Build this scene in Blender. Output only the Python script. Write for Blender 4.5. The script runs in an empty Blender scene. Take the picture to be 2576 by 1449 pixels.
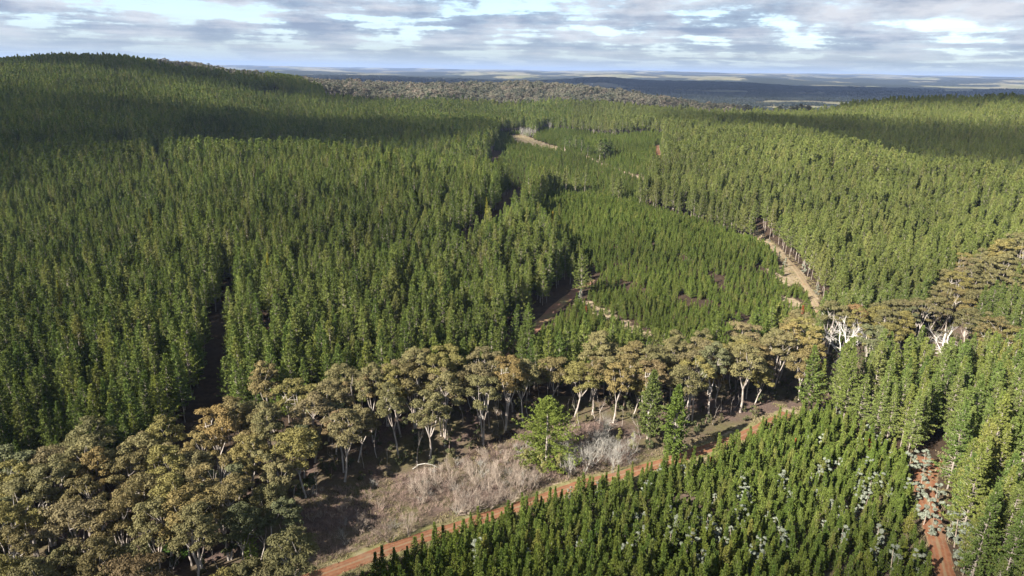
import bpy, math, random
import numpy as np
from mathutils import Vector, Matrix

# ------------------------------------------------------------------ camera, sky, sun, exposure
SC = bpy.context.scene
W0, H0, F0 = 2576.0, 1449.0, 1717.0          # photo measured at this size
PITCH, ROLL, CZ = math.radians(17.6), math.radians(1.05), 120.0
cp, sp = math.cos(PITCH), math.sin(PITCH)
fwd = np.array([0, cp, -sp]); r0 = np.array([1.0, 0, 0]); u0 = np.array([0, sp, cp])
rgt = r0*math.cos(ROLL) + u0*math.sin(ROLL); upv = u0*math.cos(ROLL) - r0*math.sin(ROLL)
cam_d = bpy.data.cameras.new("camera"); cam = bpy.data.objects.new("camera", cam_d)
SC.collection.objects.link(cam); SC.camera = cam
cam_d.sensor_width = 36.0; cam_d.lens = 36.0*F0/W0; cam_d.clip_start = 1.0; cam_d.clip_end = 120000.0
m = Matrix.Identity(4)
for i in range(3):
    m[i][0], m[i][1], m[i][2] = rgt[i], upv[i], -fwd[i]
m[2][3] = CZ
cam.matrix_world = m

SUN_EL, SUN_AZ = math.radians(33), (-0.78, -0.62)
sh = math.cos(SUN_EL)/math.hypot(*SUN_AZ)
SUN_TO = Vector((SUN_AZ[0]*sh, SUN_AZ[1]*sh, math.sin(SUN_EL)))
sl = bpy.data.lights.new("sun", 'SUN'); sl.energy = 5.0; sl.angle = math.radians(0.55); sl.color = (1.0, 0.93, 0.82)
so = bpy.data.objects.new("sun", sl); SC.collection.objects.link(so)
so.rotation_euler = SUN_TO.to_track_quat('Z', 'Y').to_euler()

world = bpy.data.worlds.new("World"); SC.world = world; world.use_nodes = True
def sky_world():
    nt = world.node_tree; N = nt.nodes; L = nt.links
    bg = N['Background']; bg.inputs['Strength'].default_value = 0.12
    sky = N.new('ShaderNodeTexSky'); sky.sky_type = 'NISHITA'; sky.sun_disc = False
    sky.sun_elevation = SUN_EL; sky.sun_rotation = math.atan2(SUN_AZ[0], SUN_AZ[1]); sky.altitude = 900
    sky.air_density = 1.0; sky.dust_density = 0.6
    tc = N.new('ShaderNodeTexCoord'); sep = N.new('ShaderNodeSeparateXYZ'); L.new(tc.outputs['Generated'], sep.inputs[0])
    def mth(op, a, b=None, clamp=False):
        n = N.new('ShaderNodeMath'); n.operation = op; n.use_clamp = clamp
        for k, v in enumerate((a, b)):
            if v is None: continue
            if isinstance(v, (int, float)): n.inputs[k].default_value = v
            else: L.new(v, n.inputs[k])
        return n.outputs[0]
    z = mth('MAXIMUM', sep.outputs[2], 0.0)
    zd = mth('ADD', z, 0.035)
    px = mth('DIVIDE', sep.outputs[0], zd); py = mth('DIVIDE', sep.outputs[1], zd)
    comb = N.new('ShaderNodeCombineXYZ'); L.new(px, comb.inputs[0]); L.new(py, comb.inputs[1])
    def noise(scale, detail, rough, off=(0, 0, 0), lac=2.0, dist=0.0):
        mp = N.new('ShaderNodeMapping'); mp.inputs['Location'].default_value = off
        L.new(comb.outputs[0], mp.inputs[0])
        n = N.new('ShaderNodeTexNoise'); n.inputs['Scale'].default_value = scale; n.inputs['Detail'].default_value = detail
        n.inputs['Roughness'].default_value = rough; n.inputs['Distortion'].default_value = dist
        L.new(mp.outputs[0], n.inputs['Vector']); return n.outputs['Fac']
    def ramp(fac, stops):
        r = N.new('ShaderNodeValToRGB'); e = r.color_ramp.elements
        while len(e) < len(stops): e.new(0.5)
        for k, (p, c) in enumerate(stops):
            e[k].position = p; e[k].color = (c[0], c[1], c[2], 1) if isinstance(c, tuple) else (c, c, c, 1)
        L.new(fac, r.inputs[0]); return r.outputs[0]
    def mix(f, a, b):
        n = N.new('ShaderNodeMix'); n.data_type = 'RGBA'
        if isinstance(f, float): n.inputs[0].default_value = f
        else: L.new(f, n.inputs[0])
        for k, v in ((6, a), (7, b)):
            if isinstance(v, tuple): n.inputs[k].default_value = (*v, 1)
            else: L.new(v, n.inputs[k])
        return n.outputs[2]
    K = 0.27/0.12
    def puff(scale, off):
        mp = N.new('ShaderNodeMapping'); mp.inputs['Scale'].default_value = (1, 1, 2.6); mp.inputs['Location'].default_value = off; L.new(tc.outputs['Generated'], mp.inputs[0])
        n = N.new('ShaderNodeTexNoise'); n.inputs['Scale'].default_value = scale; n.inputs['Detail'].default_value = 7; n.inputs['Roughness'].default_value = .6; L.new(mp.outputs[0], n.inputs['Vector']); return n.outputs['Fac']
    dens = mth('ADD', mth('MULTIPLY', noise(0.50, 9, 0.60, (3.1, 7.7, 0), dist=0.1), .50), mth('MULTIPLY', puff(13.0, (1, 2, 3)), .50))
    cover = ramp(dens, [(0.455, 0.0), (0.495, 0.8), (0.56, 1.0)])
    thick = mth('ADD', mth('MULTIPLY', noise(0.34, 8, 0.62, (11.3, 2.2, 0), dist=0.1), .6), mth('MULTIPLY', puff(11.0, (5, 2, 8)), .4))
    shade = ramp(thick, [(0.41, (0.80*K, 0.83*K, 0.88*K)), (0.47, (0.60*K, 0.655*K, 0.74*K)), (0.555, (0.31*K, 0.39*K, 0.53*K))])
    # higher, thinner sheet with stretched wisps
    hi = noise(0.9, 6, 0.55, (0, 0, 4.0)); wis = ramp(hi, [(0.45, 0.0), (0.75, 0.6)])
    skyb = mix(0.75, sky.outputs[0], (0.42*K, 0.60*K, 0.76*K))
    c1 = mix(wis, skyb, (0.72*K, 0.77*K, 0.83*K))
    c2 = mix(cover, c1, shade)
    hz = mth('MULTIPLY', mth('ADD', z, 0.0), 17.0, True)
    hzr = ramp(hz, [(0.0, 0.95), (0.35, 0.60), (0.8, 0.12), (1.0, 0.0)])
    c3 = mix(hzr, c2, (0.62*K, 0.735*K, 0.80*K))
    L.new(c3, bg.inputs['Color'])
sky_world()
SC.view_settings.view_transform = 'Standard'; SC.view_settings.look = 'None'
SC.view_settings.exposure = 1.87; SC.view_settings.gamma = 1.0; SC.view_settings.use_curve_mapping = False
SC.cycles.max_bounces = 4; SC.cycles.diffuse_bounces = 1; SC.cycles.transmission_bounces = 2; SC.cycles.glossy_bounces = 1
SC.cycles.transparent_max_bounces = 12; SC.cycles.volume_bounces = 0
SC.cycles.use_denoising = True

# ------------------------------------------------------------------ helpers
R = random.Random(7); RNG = np.random.default_rng(7)
COL = SC.collection

def ray(u, v):
    d = fwd[:, None]*F0 + rgt[:, None]*(np.asarray(u, float).ravel()-W0/2) + upv[:, None]*(H0/2-np.asarray(v, float).ravel())
    d = d/np.hypot(d[0], d[1]); return d.T           # unit horizontal length

def project(x, y, z):
    q = np.stack([x, y, z-CZ], -1)
    dep = q@fwd; dep = np.where(dep < 1, np.nan, dep)
    return W0/2+F0*(q@rgt)/dep, H0/2-F0*(q@upv)/dep, dep

def vnoise(x, y, seed=0):
    xi = np.floor(x).astype(np.int64); yi = np.floor(y).astype(np.int64); fx = x-xi; fy = y-yi
    fx = fx*fx*(3-2*fx); fy = fy*fy*(3-2*fy)
    def h(a, b):
        n = (a*374761393 + b*668265263 + seed*1442695041) & 0xffffffff
        n = ((n ^ (n >> 13))*1274126177) & 0xffffffff
        return ((n ^ (n >> 16)) & 0xffff)/65535.0
    return (h(xi, yi)*(1-fx)+h(xi+1, yi)*fx)*(1-fy) + (h(xi, yi+1)*(1-fx)+h(xi+1, yi+1)*fx)*fy

def fbm(x, y, s, oct=4, seed=0):
    t = 0; a = 0.5; n = 0
    for k in range(oct):
        t = t + a*vnoise(x/s*2**k+17.3*k, y/s*2**k-9.1*k, seed+k); n += a; a *= 0.5
    return t/n

# ------------------------------------------------------------------ terrain: control points (photo pixel, ground z or distance, canopy height)
CP = []
def G(u, v, z, h=0):                     # ray meets canopy plane z+h
    d = ray(u, v)[0]; D = (z+h-CZ)/d[2]; CP.append((d[0]*D, d[1]*D, z))
def Dp(u, v, D, h=0):                    # distance known, height follows
    d = ray(u, v)[0]; CP.append((d[0]*D, d[1]*D, CZ+d[2]*D-h))
def X(x, y, z): CP.append((x, y, z))
for a in [(820,1449,0),(1130,1340,0),(1450,1225,0),(1800,1110,1),(1990,1035,2),(2340,1160,5),(2400,1449,6),(0,1449,-3),(400,1300,-3),(0,1200,-1),
          (700,1060,0),(1160,1170,-1),(1270,890,2),(1550,960,1),(2080,930,0),(2300,850,-2),(2576,900,8),(2576,720,-2),(1375,1195,-1),(1480,700,6),(1640,860,2),(1900,740,2),
          (2080,800,-1),(2450,700,-3),(1600,1300,2),(2000,1300,3)]: G(*a)
for a in [(300,900,3,25),(600,800,5,25),(900,800,5,25),(1200,750,7,25),(1000,600,12,25),(600,600,10,25),(300,600,7,25),(50,600,7,25),(50,450,10,25),
          (400,450,14,25),(2300,560,-2,25),(2100,600,1,25),(2450,1000,9,25),(2576,1150,10,25)]: G(*a)
for a in [(700,450,480,25),(720,350,640,25),(1000,368,590,25),(1290,412,550,25),(400,348,660,25),(700,310,1000,25),(700,280,1150,25),(700,240,1350,25),(640,185,1600,25),(220,130,1550,28),
          (0,148,1500,28),(-250,175,1450,28),(450,152,1550,25),(700,182,1500,25),(800,207,1450,25),(200,200,1250,25),(200,250,1050,25),(200,300,850,25),(450,330,880,25),(100,400,650,25),
          (1100,330,850,25),(1200,292,1000,25),(1235,395,800,0),(1300,388,780,9),(1600,447,680,0),(1400,370,950,0),(1280,345,1050,0),(1650,335,1150,0),
          (1500,290,1200,25),(1300,272,1330,25),(1700,277,1320,25),(1200,219,1700,15),(1000,224,1700,15),(1500,228,1700,15),(1650,247,1700,15),(900,230,1650,15),(850,245,1450,20),
          (1200,262,1450,0),(1500,472,520,9),(1700,520,480,9),(1900,588,440,9),(1700,700,356,8),(1650,290,1050,25),(2000,303,830,25),(2200,350,710,25),(2400,400,625,25),(2576,438,585,25),(2200,338,1050,25),(2000,292,1080,25),(2400,385,860,25),(2576,420,800,25),
          (2800,480,580,25),(2400,330,1080,25),(2576,300,1150,25),(2576,345,980,25),(2576,238,1450,25),(2300,238,1500,25),(2100,262,1400,25),(2000,292,1250,25),(2800,250,1400,25),
          (2000,400,630,25),(1800,450,570,25),(1900,330,800,25),(1700,350,790,25),(2100,430,570,25),(2300,450,535,25),(2576,540,480,25)]: Dp(*a)
def XP(u, D, z):
    d = ray(u, 400)[0]; CP.append((d[0]*D, d[1]*D, z))
for a in [(700,800,5),(400,810,8),(1000,730,4),(1290,665,4),(2200,900,4),(2400,800,0),(2576,740,-2),(1500,600,8),(1700,545,5),(1900,495,1),(1400,610,9)]: XP(*a)
for a in [(0,1780,74),(300,1900,45),(-400,1900,70),(0,2400,10),(500,2300,5),(900,2200,0),(-900,2300,40),(1300,2000,5),(-1500,1700,100),(1700,1700,30),(-1200,900,40),(-900,300,5),(900,300,20),(1100,700,30),
          (1500,1000,50),(0,-500,6),(-700,-400,0),(700,-400,12),(0,0,3),(-300,0,-3),(350,0,10),(-1800,1000,60),(1900,500,40),(0,60,2),(650,1900,-8),(1000,1850,0),(560,1650,5),(750,1600,12)]: X(*a)
CP = np.array(CP)
def _rbf():
    P = CP[:, :2]/1000.0; n = len(P)
    d = np.hypot(P[:, None, 0]-P[None, :, 0], P[:, None, 1]-P[None, :, 1])
    K = d + 0.0
    w = 0.002 + 0.007*np.clip(np.hypot(P[:, 0], P[:, 1]), 0, 2)   # smoothing grows with distance
    A = np.zeros((n+3, n+3)); A[:n, :n] = K - np.diag(w); A[:n, n] = 1; A[:n, n+1:] = P; A[n, :n] = 1; A[n+1:, :n] = P.T
    b = np.zeros(n+3); b[:n] = CP[:, 2]
    return np.linalg.solve(A, b), P
RB, RP = _rbf()
def sstep(a, b, x):
    t = np.clip((x-a)/(b-a), 0, 1); return t*t*(3-2*t)
def terr(x, y):
    x = np.asarray(x, float); y = np.asarray(y, float); sh_ = x.shape; x = x.ravel(); y = y.ravel(); out = np.empty(len(x))
    for s in range(0, len(x), 20000):
        a = x[s:s+20000]/1000; b = y[s:s+20000]/1000
        d = np.sqrt((a[:, None]-RP[None, :, 0])**2+(b[:, None]-RP[None, :, 1])**2+0.02**2)
        out[s:s+20000] = d@RB[:len(RP)] + RB[-3]+a*RB[-2]+b*RB[-1]
    r = np.hypot(x, y)
    near = out + (fbm(x, y, 60, 3, 3)-0.5)*2.0
    far = -18 + (fbm(x, y, 2200, 4, 21)-0.5)*130*sstep(2600, 6500, r)
    az = x/np.maximum(y, 1)
    far = far + 112*sstep(13000, 32000, r)
    far = far + 190*sstep(9000, 24000, r)*sstep(-0.2, 0.35, az)*(fbm(x, y, 6000, 3, 5))   # far range on the right
    far = far + 60*np.exp(-((r-9500)/1500)**2)*np.exp(-((az-0.12)/0.05)**2) + 55*sstep(12000, 26000, r)*fbm(x, y, 5000, 3, 8)
    far = far + 110*sstep(9000, 15000, r)*(fbm(x, y, 2600, 3, 77)-.35) + 25*sstep(5000, 6500, r)*sstep(8500, 7000, r)*fbm(x, y, 1500, 3, 9)
    t = sstep(1750, 2500, r)
    return (near*(1-t)+far*t).reshape(sh_)
DS = np.concatenate([np.arange(110, 2000, 2.0), np.arange(2000, 9000, 15.0)])
def hit(pts, h=0.0):
    """photo pixels -> ground points under the canopy height h"""
    pts = np.array(pts, float); out = []
    d = ray(pts[:, 0], pts[:, 1])
    for k in range(len(pts)):
        hh = pts[k, 2] if pts.shape[1] > 2 else h
        xx = d[k, 0]*DS; yy = d[k, 1]*DS; zz = CZ+d[k, 2]*DS
        below = zz < terr(xx, yy)+hh
        i = int(np.argmax(below)) if below.any() else len(DS)-1
        out.append((xx[i], yy[i]))
    return np.array(out)
def inside(poly, x, y):
    c = np.zeros(np.shape(x), bool); n = len(poly); j = n-1
    for i in range(n):
        xi, yi = poly[i]; xj, yj = poly[j]
        c ^= ((yi > y) != (yj > y)) & (x < (xj-xi)*(y-yi)/((yj-yi) if yj != yi else 1e-9)+xi)
        j = i
    return c
def linedist(line, x, y):
    best = np.full(np.shape(x), 1e9)
    for (ax, ay), (bx, by) in zip(line[:-1], line[1:]):
        dx, dy = bx-ax, by-ay; t = np.clip(((x-ax)*dx+(y-ay)*dy)/max(dx*dx+dy*dy, 1e-9), 0, 1)
        best = np.minimum(best, np.hypot(x-ax-t*dx, y-ay-t*dy))
    return best

# ------------------------------------------------------------------ layout of stands, tracks and clearings (world polygons found on the terrain)
def PL(*p, h=0.0): return hit([(*q, h)[:3] if len(q) == 2 else q for q in p])
BELT = PL((-500,1420),(-300,1370),(0,1325),(150,1262),(470,1195),(700,1085),(950,1050),(1250,1008),(1550,998),(1700,980),(2000,905),(2300,835),(2360,765),(2430,735),(2480,700),(2576,690),(2950,690),
          (2950,1000),(2576,965),(2300,975),(2120,1000),(2080,1040),(1990,1035),(1900,1078),(1800,1108),(1720,1145),(1650,1150),(1600,1110),(1500,1085),(1400,1080),(1330,1065),(1180,1155),(1150,1172),(960,1212),(800,1255),
          (765,1300),(785,1449),(800,1700),(-600,1700))
WEDGE = PL((2430,885),(2500,805),(2700,750),(2950,790),(2950,950),(2560,945))
def WP(u, D):
    d = ray(u, 400)[0]; return (d[0]*D, d[1]*D)
YC = PL((1345,478,25),(1400,540,25),(1450,600,25),(1476,655,25),(1505,700,0),(1445,775,0),(1335,875,0),(1330,960,0),(1700,960,0),(2000,900,0),(2080,850,0),(2050,775,0),(1995,690,0),(1935,622,0),(1880,582,9),(1700,524,9),(1500,476,9),(1400,470,9))
YG = PL((900,1500),(950,1449),(1140,1358),(1290,1308),(1400,1272),(1450,1244),(1700,1172),(1830,1120),(1990,1050),(2080,1050),(2160,1110),(2280,1180),(2295,1260),(2320,1340),(2350,1449),(2370,1700),(600,1700))
YE1 = PL((1232,402,0),(1246,366,8),(1262,362,8),(1300,364,8),(1400,388,8),(1480,410,8),(1610,454,8)); YE1 = np.array(list(YE1)+[WP(1612,585),WP(1571,600),(WP(1450,640)),WP(1319,655),WP(1225,690)])
YE2 = PL((1335,350),(1400,366),(1450,383),(1530,403),(1570,423),(1620,446),(1668,442),(1668,345),(1640,342),(1549,347),(1440,336),(1370,329))
CLEAR = PL((1264,340),(1315,338),(1345,352),(1400,368),(1425,383),(1370,379),(1300,363))
SCRUB = PL((785,1700),(790,1449),(770,1255),(960,1215),(1160,1172),(1330,1062),(1520,1080),(1640,1150),(1700,1160),(1450,1226),(1290,1290),(1130,1340),(830,1449),(600,1700))
LFT = PL((2085,1035),(2130,1085),(2200,1130),(2290,1165),(2330,1170),(2345,1210),(2372,1330),(2405,1449),(2450,1700),(3100,1700),(3100,960),(2576,965),(2120,1000))
TRACK1 = PL((560,1560),(700,1500),(830,1447),(1000,1383),(1130,1338),(1290,1288),(1370,1255),(1450,1228),(1560,1200),(1700,1162),(1800,1125),(1900,1088),(1990,1040))
TRACK2 = PL((2338,1148),(2322,1200),(2330,1260),(2350,1340),(2378,1449),(2410,1600))
TRACK3 = PL((1270,905),(1350,818),(1420,757),(1490,702))
TRACK4 = PL((1880,568),(1950,628),(2010,690),(2050,765),(2088,840))
TRACK5 = PL((1390,370),(1440,384),(1480,400),(1510,415),(1545,427),(1612,452))
TRACK6 = PL((1652,366),(1656,395),(1661,428),(1664,438))
OPEN1 = PL((1238,402),(1258,338),(1318,335),(1400,362),(1500,396),(1640,440)); OPEN1 = np.array(list(OPEN1)+[WP(1630,600),WP(1480,660),WP(1300,700)])
GAPS = [(PL((540,990,18),(528,925,18),(532,850,18),(540,740,20),(575,640,20)), 4.5), (PL((672,765,20),(700,735,20)), 7.0),
        (PL((1312,425,22),(1290,458,22),(1230,510,22),(1135,568,22)), 11.0), (PL((655,240,14),(680,230,14),(699,221,14)), 12.0),
        (PL((1232,405,5),(1262,372,5)), 8.0), (PL((375,385,15),(420,415,15)), 6.0)]
BARE = [(PL((1930,672),(1975,665),(2010,700),(1990,735),(1945,705))), PL((1950,745),(2000,752),(2030,780),(1990,785)), PL((1500,790),(1560,802),(1640,836),(1645,862),(1560,848)), PL((1415,876),(1535,872),(1550,915),(1440,925)),
        PL((1455,765),(1500,762),(1540,790),(1500,800)), PL((1990,800),(2080,820),(2080,880),(2040,870))]
FLD = [PL((1560,240),(1700,232),(1900,232),(1980,248),(2060,262),(1830,272),(1640,268))]

def add_mesh(name, V, Fc, mats, midx=None, smooth=False):
    me = bpy.data.meshes.new(name); V = np.asarray(V, np.float32)
    Fq = [np.asarray(f, np.int32) for f in Fc if len(f)]
    nl = sum(f.size for f in Fq); npoly = sum(len(f) for f in Fq)
    me.vertices.add(len(V)); me.vertices.foreach_set('co', V.ravel())
    me.loops.add(nl); me.polygons.add(npoly)
    me.loops.foreach_set('vertex_index', np.concatenate([f.ravel() for f in Fq]))
    sizes = np.concatenate([np.full(len(f), f.shape[1], np.int32) for f in Fq])
    me.polygons.foreach_set('loop_start', np.concatenate([[0], np.cumsum(sizes)[:-1]]).astype(np.int32))
    for mt in mats: me.materials.append(mt)
    if midx is not None: me.polygons.foreach_set('material_index', np.asarray(midx, np.int32))
    me.polygons.foreach_set('use_smooth', np.full(npoly, smooth))
    me.update(calc_edges=True); me.validate(); return me
def link(name, me, parent=None):
    o = bpy.data.objects.new(name, me); COL.objects.link(o)
    if parent: o.parent = parent
    return o
def tag(o, label=None, cat=None, group=None, kind=None):
    if label: o['label'] = label
    if cat: o['category'] = cat
    if group: o['group'] = group
    if kind: o['kind'] = kind
    return o

# ------------------------------------------------------------------ materials
class NT:
    def __init__(s, name):
        s.m = bpy.data.materials.new(name); s.m.use_nodes = True; s.t = s.m.node_tree; s.N = s.t.nodes; s.L = s.t.links
        s.b = s.N['Principled BSDF']; s.out = s.N['Material Output']
    def n(s, typ, **k):
        o = s.N.new(typ)
        for a, v in k.items(): setattr(o, a, v)
        return o
    def noise(s, vec, scale, detail=3, rough=0.6):
        o = s.n('ShaderNodeTexNoise'); o.inputs['Scale'].default_value = scale; o.inputs['Detail'].default_value = detail; o.inputs['Roughness'].default_value = rough
        if vec is not None: s.L.new(vec, o.inputs['Vector'])
        return o.outputs['Fac']
    def ramp(s, fac, stops, interp='LINEAR'):
        r = s.n('ShaderNodeValToRGB'); e = r.color_ramp.elements; r.color_ramp.interpolation = interp
        while len(e) < len(stops): e.new(0.5)
        for k, (p, c) in enumerate(stops):
            e[k].position = p; e[k].color = (*c, 1) if isinstance(c, tuple) else (c, c, c, 1)
        s.L.new(fac, r.inputs[0]); return r.outputs[0]
    def mix(s, f, a, b, typ='MIX'):
        n = s.n('ShaderNodeMix', data_type='RGBA', blend_type=typ)
        for k, v in ((0, f), (6, a), (7, b)):
            if isinstance(v, (int, float)): n.inputs[k].default_value = v
            elif isinstance(v, tuple): n.inputs[k].default_value = (*v, 1)
            else: s.L.new(v, n.inputs[k])
        return n.outputs[2]
    def math(s, op, a, b=0.0, clamp=False):
        n = s.n('ShaderNodeMath', operation=op, use_clamp=clamp)
        for k, v in ((0, a), (1, b)):
            if isinstance(v, (int, float)): n.inputs[k].default_value = v
            else: s.L.new(v, n.inputs[k])
        return n.outputs[0]

def foliage(name, lo, hi, third=None, trans=0.25, var=0.35):
    k = NT(name); oi = k.n('ShaderNodeObjectInfo'); geo = k.n('ShaderNodeNewGeometry')
    c = k.mix(oi.outputs['Random'], lo, hi)
    if third:
        wn = k.n('ShaderNodeTexWhiteNoise', noise_dimensions='1D'); k.L.new(oi.outputs['Random'], wn.inputs['W'])
        c = k.mix(k.ramp(wn.outputs['Value'], [(0.75, 0.0), (0.98, 0.85)]), c, third)
    big = k.noise(oi.outputs['Location'], 0.012, 2); c = k.mix(1.0, c, k.ramp(big, [(0.3, 1-var*0.6), (0.7, 1+var*0.6)]), 'MULTIPLY')
    leaf = k.noise(geo.outputs['Position'], 0.9, 2); c = k.mix(1.0, c, k.ramp(leaf, [(0.3, 1-var*0.8), (0.7, 1+var*0.8)]), 'MULTIPLY')
    c = k.mix(1.0, c, oi.outputs['Color'], 'MULTIPLY')
    k.L.new(c, k.b.inputs['Base Color']); k.b.inputs['Roughness'].default_value = 0.75; k.b.inputs['Specular IOR Level'].default_value = 0.2
    tr = k.n('ShaderNodeBsdfTranslucent'); k.L.new(c, tr.inputs['Color'])
    ms = k.n('ShaderNodeMixShader'); ms.inputs[0].default_value = trans
    k.L.new(k.b.outputs[0], ms.inputs[1]); k.L.new(tr.outputs[0], ms.inputs[2]); k.L.new(ms.outputs[0], k.out.inputs['Surface'])
    return k.m
def bark(name, a, b, scale=1.5):
    k = NT(name); tc = k.n('ShaderNodeTexCoord'); oi = k.n('ShaderNodeObjectInfo')
    mp = k.n('ShaderNodeMapping'); mp.inputs['Scale'].default_value = (1, 1, 0.3); k.L.new(tc.outputs['Object'], mp.inputs[0])
    f = k.noise(mp.outputs[0], scale, 3); c = k.ramp(f, [(0.35, a), (0.62, b)])
    c = k.mix(k.math('MULTIPLY', oi.outputs['Random'], 0.35), c, a)
    k.L.new(c, k.b.inputs['Base Color']); k.b.inputs['Roughness'].default_value = 0.85
    return k.m
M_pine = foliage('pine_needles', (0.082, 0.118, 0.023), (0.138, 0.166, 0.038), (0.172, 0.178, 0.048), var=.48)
M_ridge_suntint = foliage('ridge_pine_needles_sun_tint', (0.102, 0.130, 0.030), (0.148, 0.170, 0.044), (0.172, 0.178, 0.052))  # pine needles lightened so the colour itself carries the right stand's sunlight
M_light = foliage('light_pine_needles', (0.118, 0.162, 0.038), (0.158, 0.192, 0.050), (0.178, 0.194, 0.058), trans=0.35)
M_young = foliage('young_pine_needles', (0.086, 0.126, 0.022), (0.134, 0.168, 0.034), (0.168, 0.176, 0.046), var=.48)
M_gum = foliage('gum_leaves', (0.122, 0.114, 0.048), (0.158, 0.140, 0.060), (0.160, 0.126, 0.066), trans=0.2)
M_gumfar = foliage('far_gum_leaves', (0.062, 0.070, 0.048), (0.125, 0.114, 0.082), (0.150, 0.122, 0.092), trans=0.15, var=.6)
M_wattle = foliage('silver_wattle_leaves', (0.165, 0.185, 0.14), (0.235, 0.255, 0.20), trans=0.25)
M_yellow = foliage('yellow_wattle_leaves', (0.19, 0.19, 0.06), (0.24, 0.225, 0.08), trans=0.3)
M_dead = foliage('dead_needles', (0.22, 0.060, 0.020), (0.30, 0.09, 0.03), trans=0.2)
M_shrub = foliage('undergrowth_leaves', (0.060, 0.070, 0.028), (0.095, 0.085, 0.042), (0.12, 0.09, 0.055), trans=0.2)
M_grass = foliage('dry_grass', (0.20, 0.165, 0.09), (0.30, 0.25, 0.145), (0.16, 0.17, 0.06), trans=0.3)
M_pbark = bark('pine_bark', (0.16, 0.13, 0.105), (0.33, 0.29, 0.25))
M_gbark = bark('gum_bark', (0.22, 0.18, 0.15), (0.44, 0.40, 0.36), 0.8)
M_dbark = bark('bleached_wood', (0.34, 0.32, 0.295), (0.54, 0.51, 0.475))
M_twig = bark('bare_twigs', (0.15, 0.110, 0.085), (0.36, 0.30, 0.24))
M_twigp = bark('grey_twigs', (0.19, 0.18, 0.155), (0.34, 0.32, 0.285))
M_twigd = bark('brown_twigs', (0.15, 0.100, 0.082), (0.25, 0.18, 0.145))

# ------------------------------------------------------------------ plant shapes
def unit(a): return a/np.maximum(np.linalg.norm(a, axis=-1, keepdims=True), 1e-9)
def leaves(c, d, n, L, Wd):
    """diamond leaf clumps: centre, long direction, normal, length, width"""
    s = unit(np.cross(n, d)); L = np.broadcast_to(np.asarray(L), (len(c),))[:, None]; Wd = np.broadcast_to(np.asarray(Wd), (len(c),))[:, None]
    V = np.stack([c-d*L*.5, c+s*Wd*.5+d*L*.1, c+d*L*.5, c-s*Wd*.5+d*L*.1], 1).reshape(-1, 3)
    return V, np.arange(len(V)).reshape(-1, 4)
def tube(path, rad, k=5):
    path = np.asarray(path, float); n = len(path); V = []
    for i in range(n):
        t = unit((path[min(i+1, n-1)]-path[max(i-1, 0)])[None])[0]
        a = np.array([1.0, 0, 0]) if abs(t[0]) < .8 else np.array([0, 1.0, 0]); s = unit(np.cross(t, a)[None])[0]; w = np.cross(t, s)
        th = np.arange(k)*2*math.pi/k; V.append(path[i]+rad[i]*(np.cos(th)[:, None]*s+np.sin(th)[:, None]*w))
    V = np.concatenate(V); Fq = [(i*k+j, i*k+(j+1) % k, (i+1)*k+(j+1) % k, (i+1)*k+j) for i in range(n-1) for j in range(k)]
    return V, np.array(Fq)
class Acc:
    def __init__(s): s.V = []; s.F = []; s.n = 0
    def add(s, VF):
        V, Fq = VF; s.V.append(V); s.F.append(Fq+s.n); s.n += len(V)
    def mesh(s, name, mats): return add_mesh(name, np.concatenate(s.V), [np.concatenate(s.F)], mats)
    def arrays(s): return np.concatenate(s.V), np.concatenate(s.F)
class Proto:
    def __init__(s, name, T, Cn, mt, mc, part='crown'):
        s.name = name; s.part = part
        s.trunk = T.mesh(name+'_trunk', [mt]) if T and T.n else None; s.crown = Cn.mesh(name+'_crown', [mc]) if Cn and Cn.n else None
        P = [a.arrays()+(i,) for i, a in enumerate((T, Cn)) if a and a.n]; off = 0; VV = []; FF = []; MI = []
        for V, Fq, i in P: VV.append(V); FF.append(Fq+off); off += len(V); MI.append(np.full(len(Fq), i))
        s.whole = add_mesh(name, np.concatenate(VV), [np.concatenate(FF)], [mt, mc], np.concatenate(MI))
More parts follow.
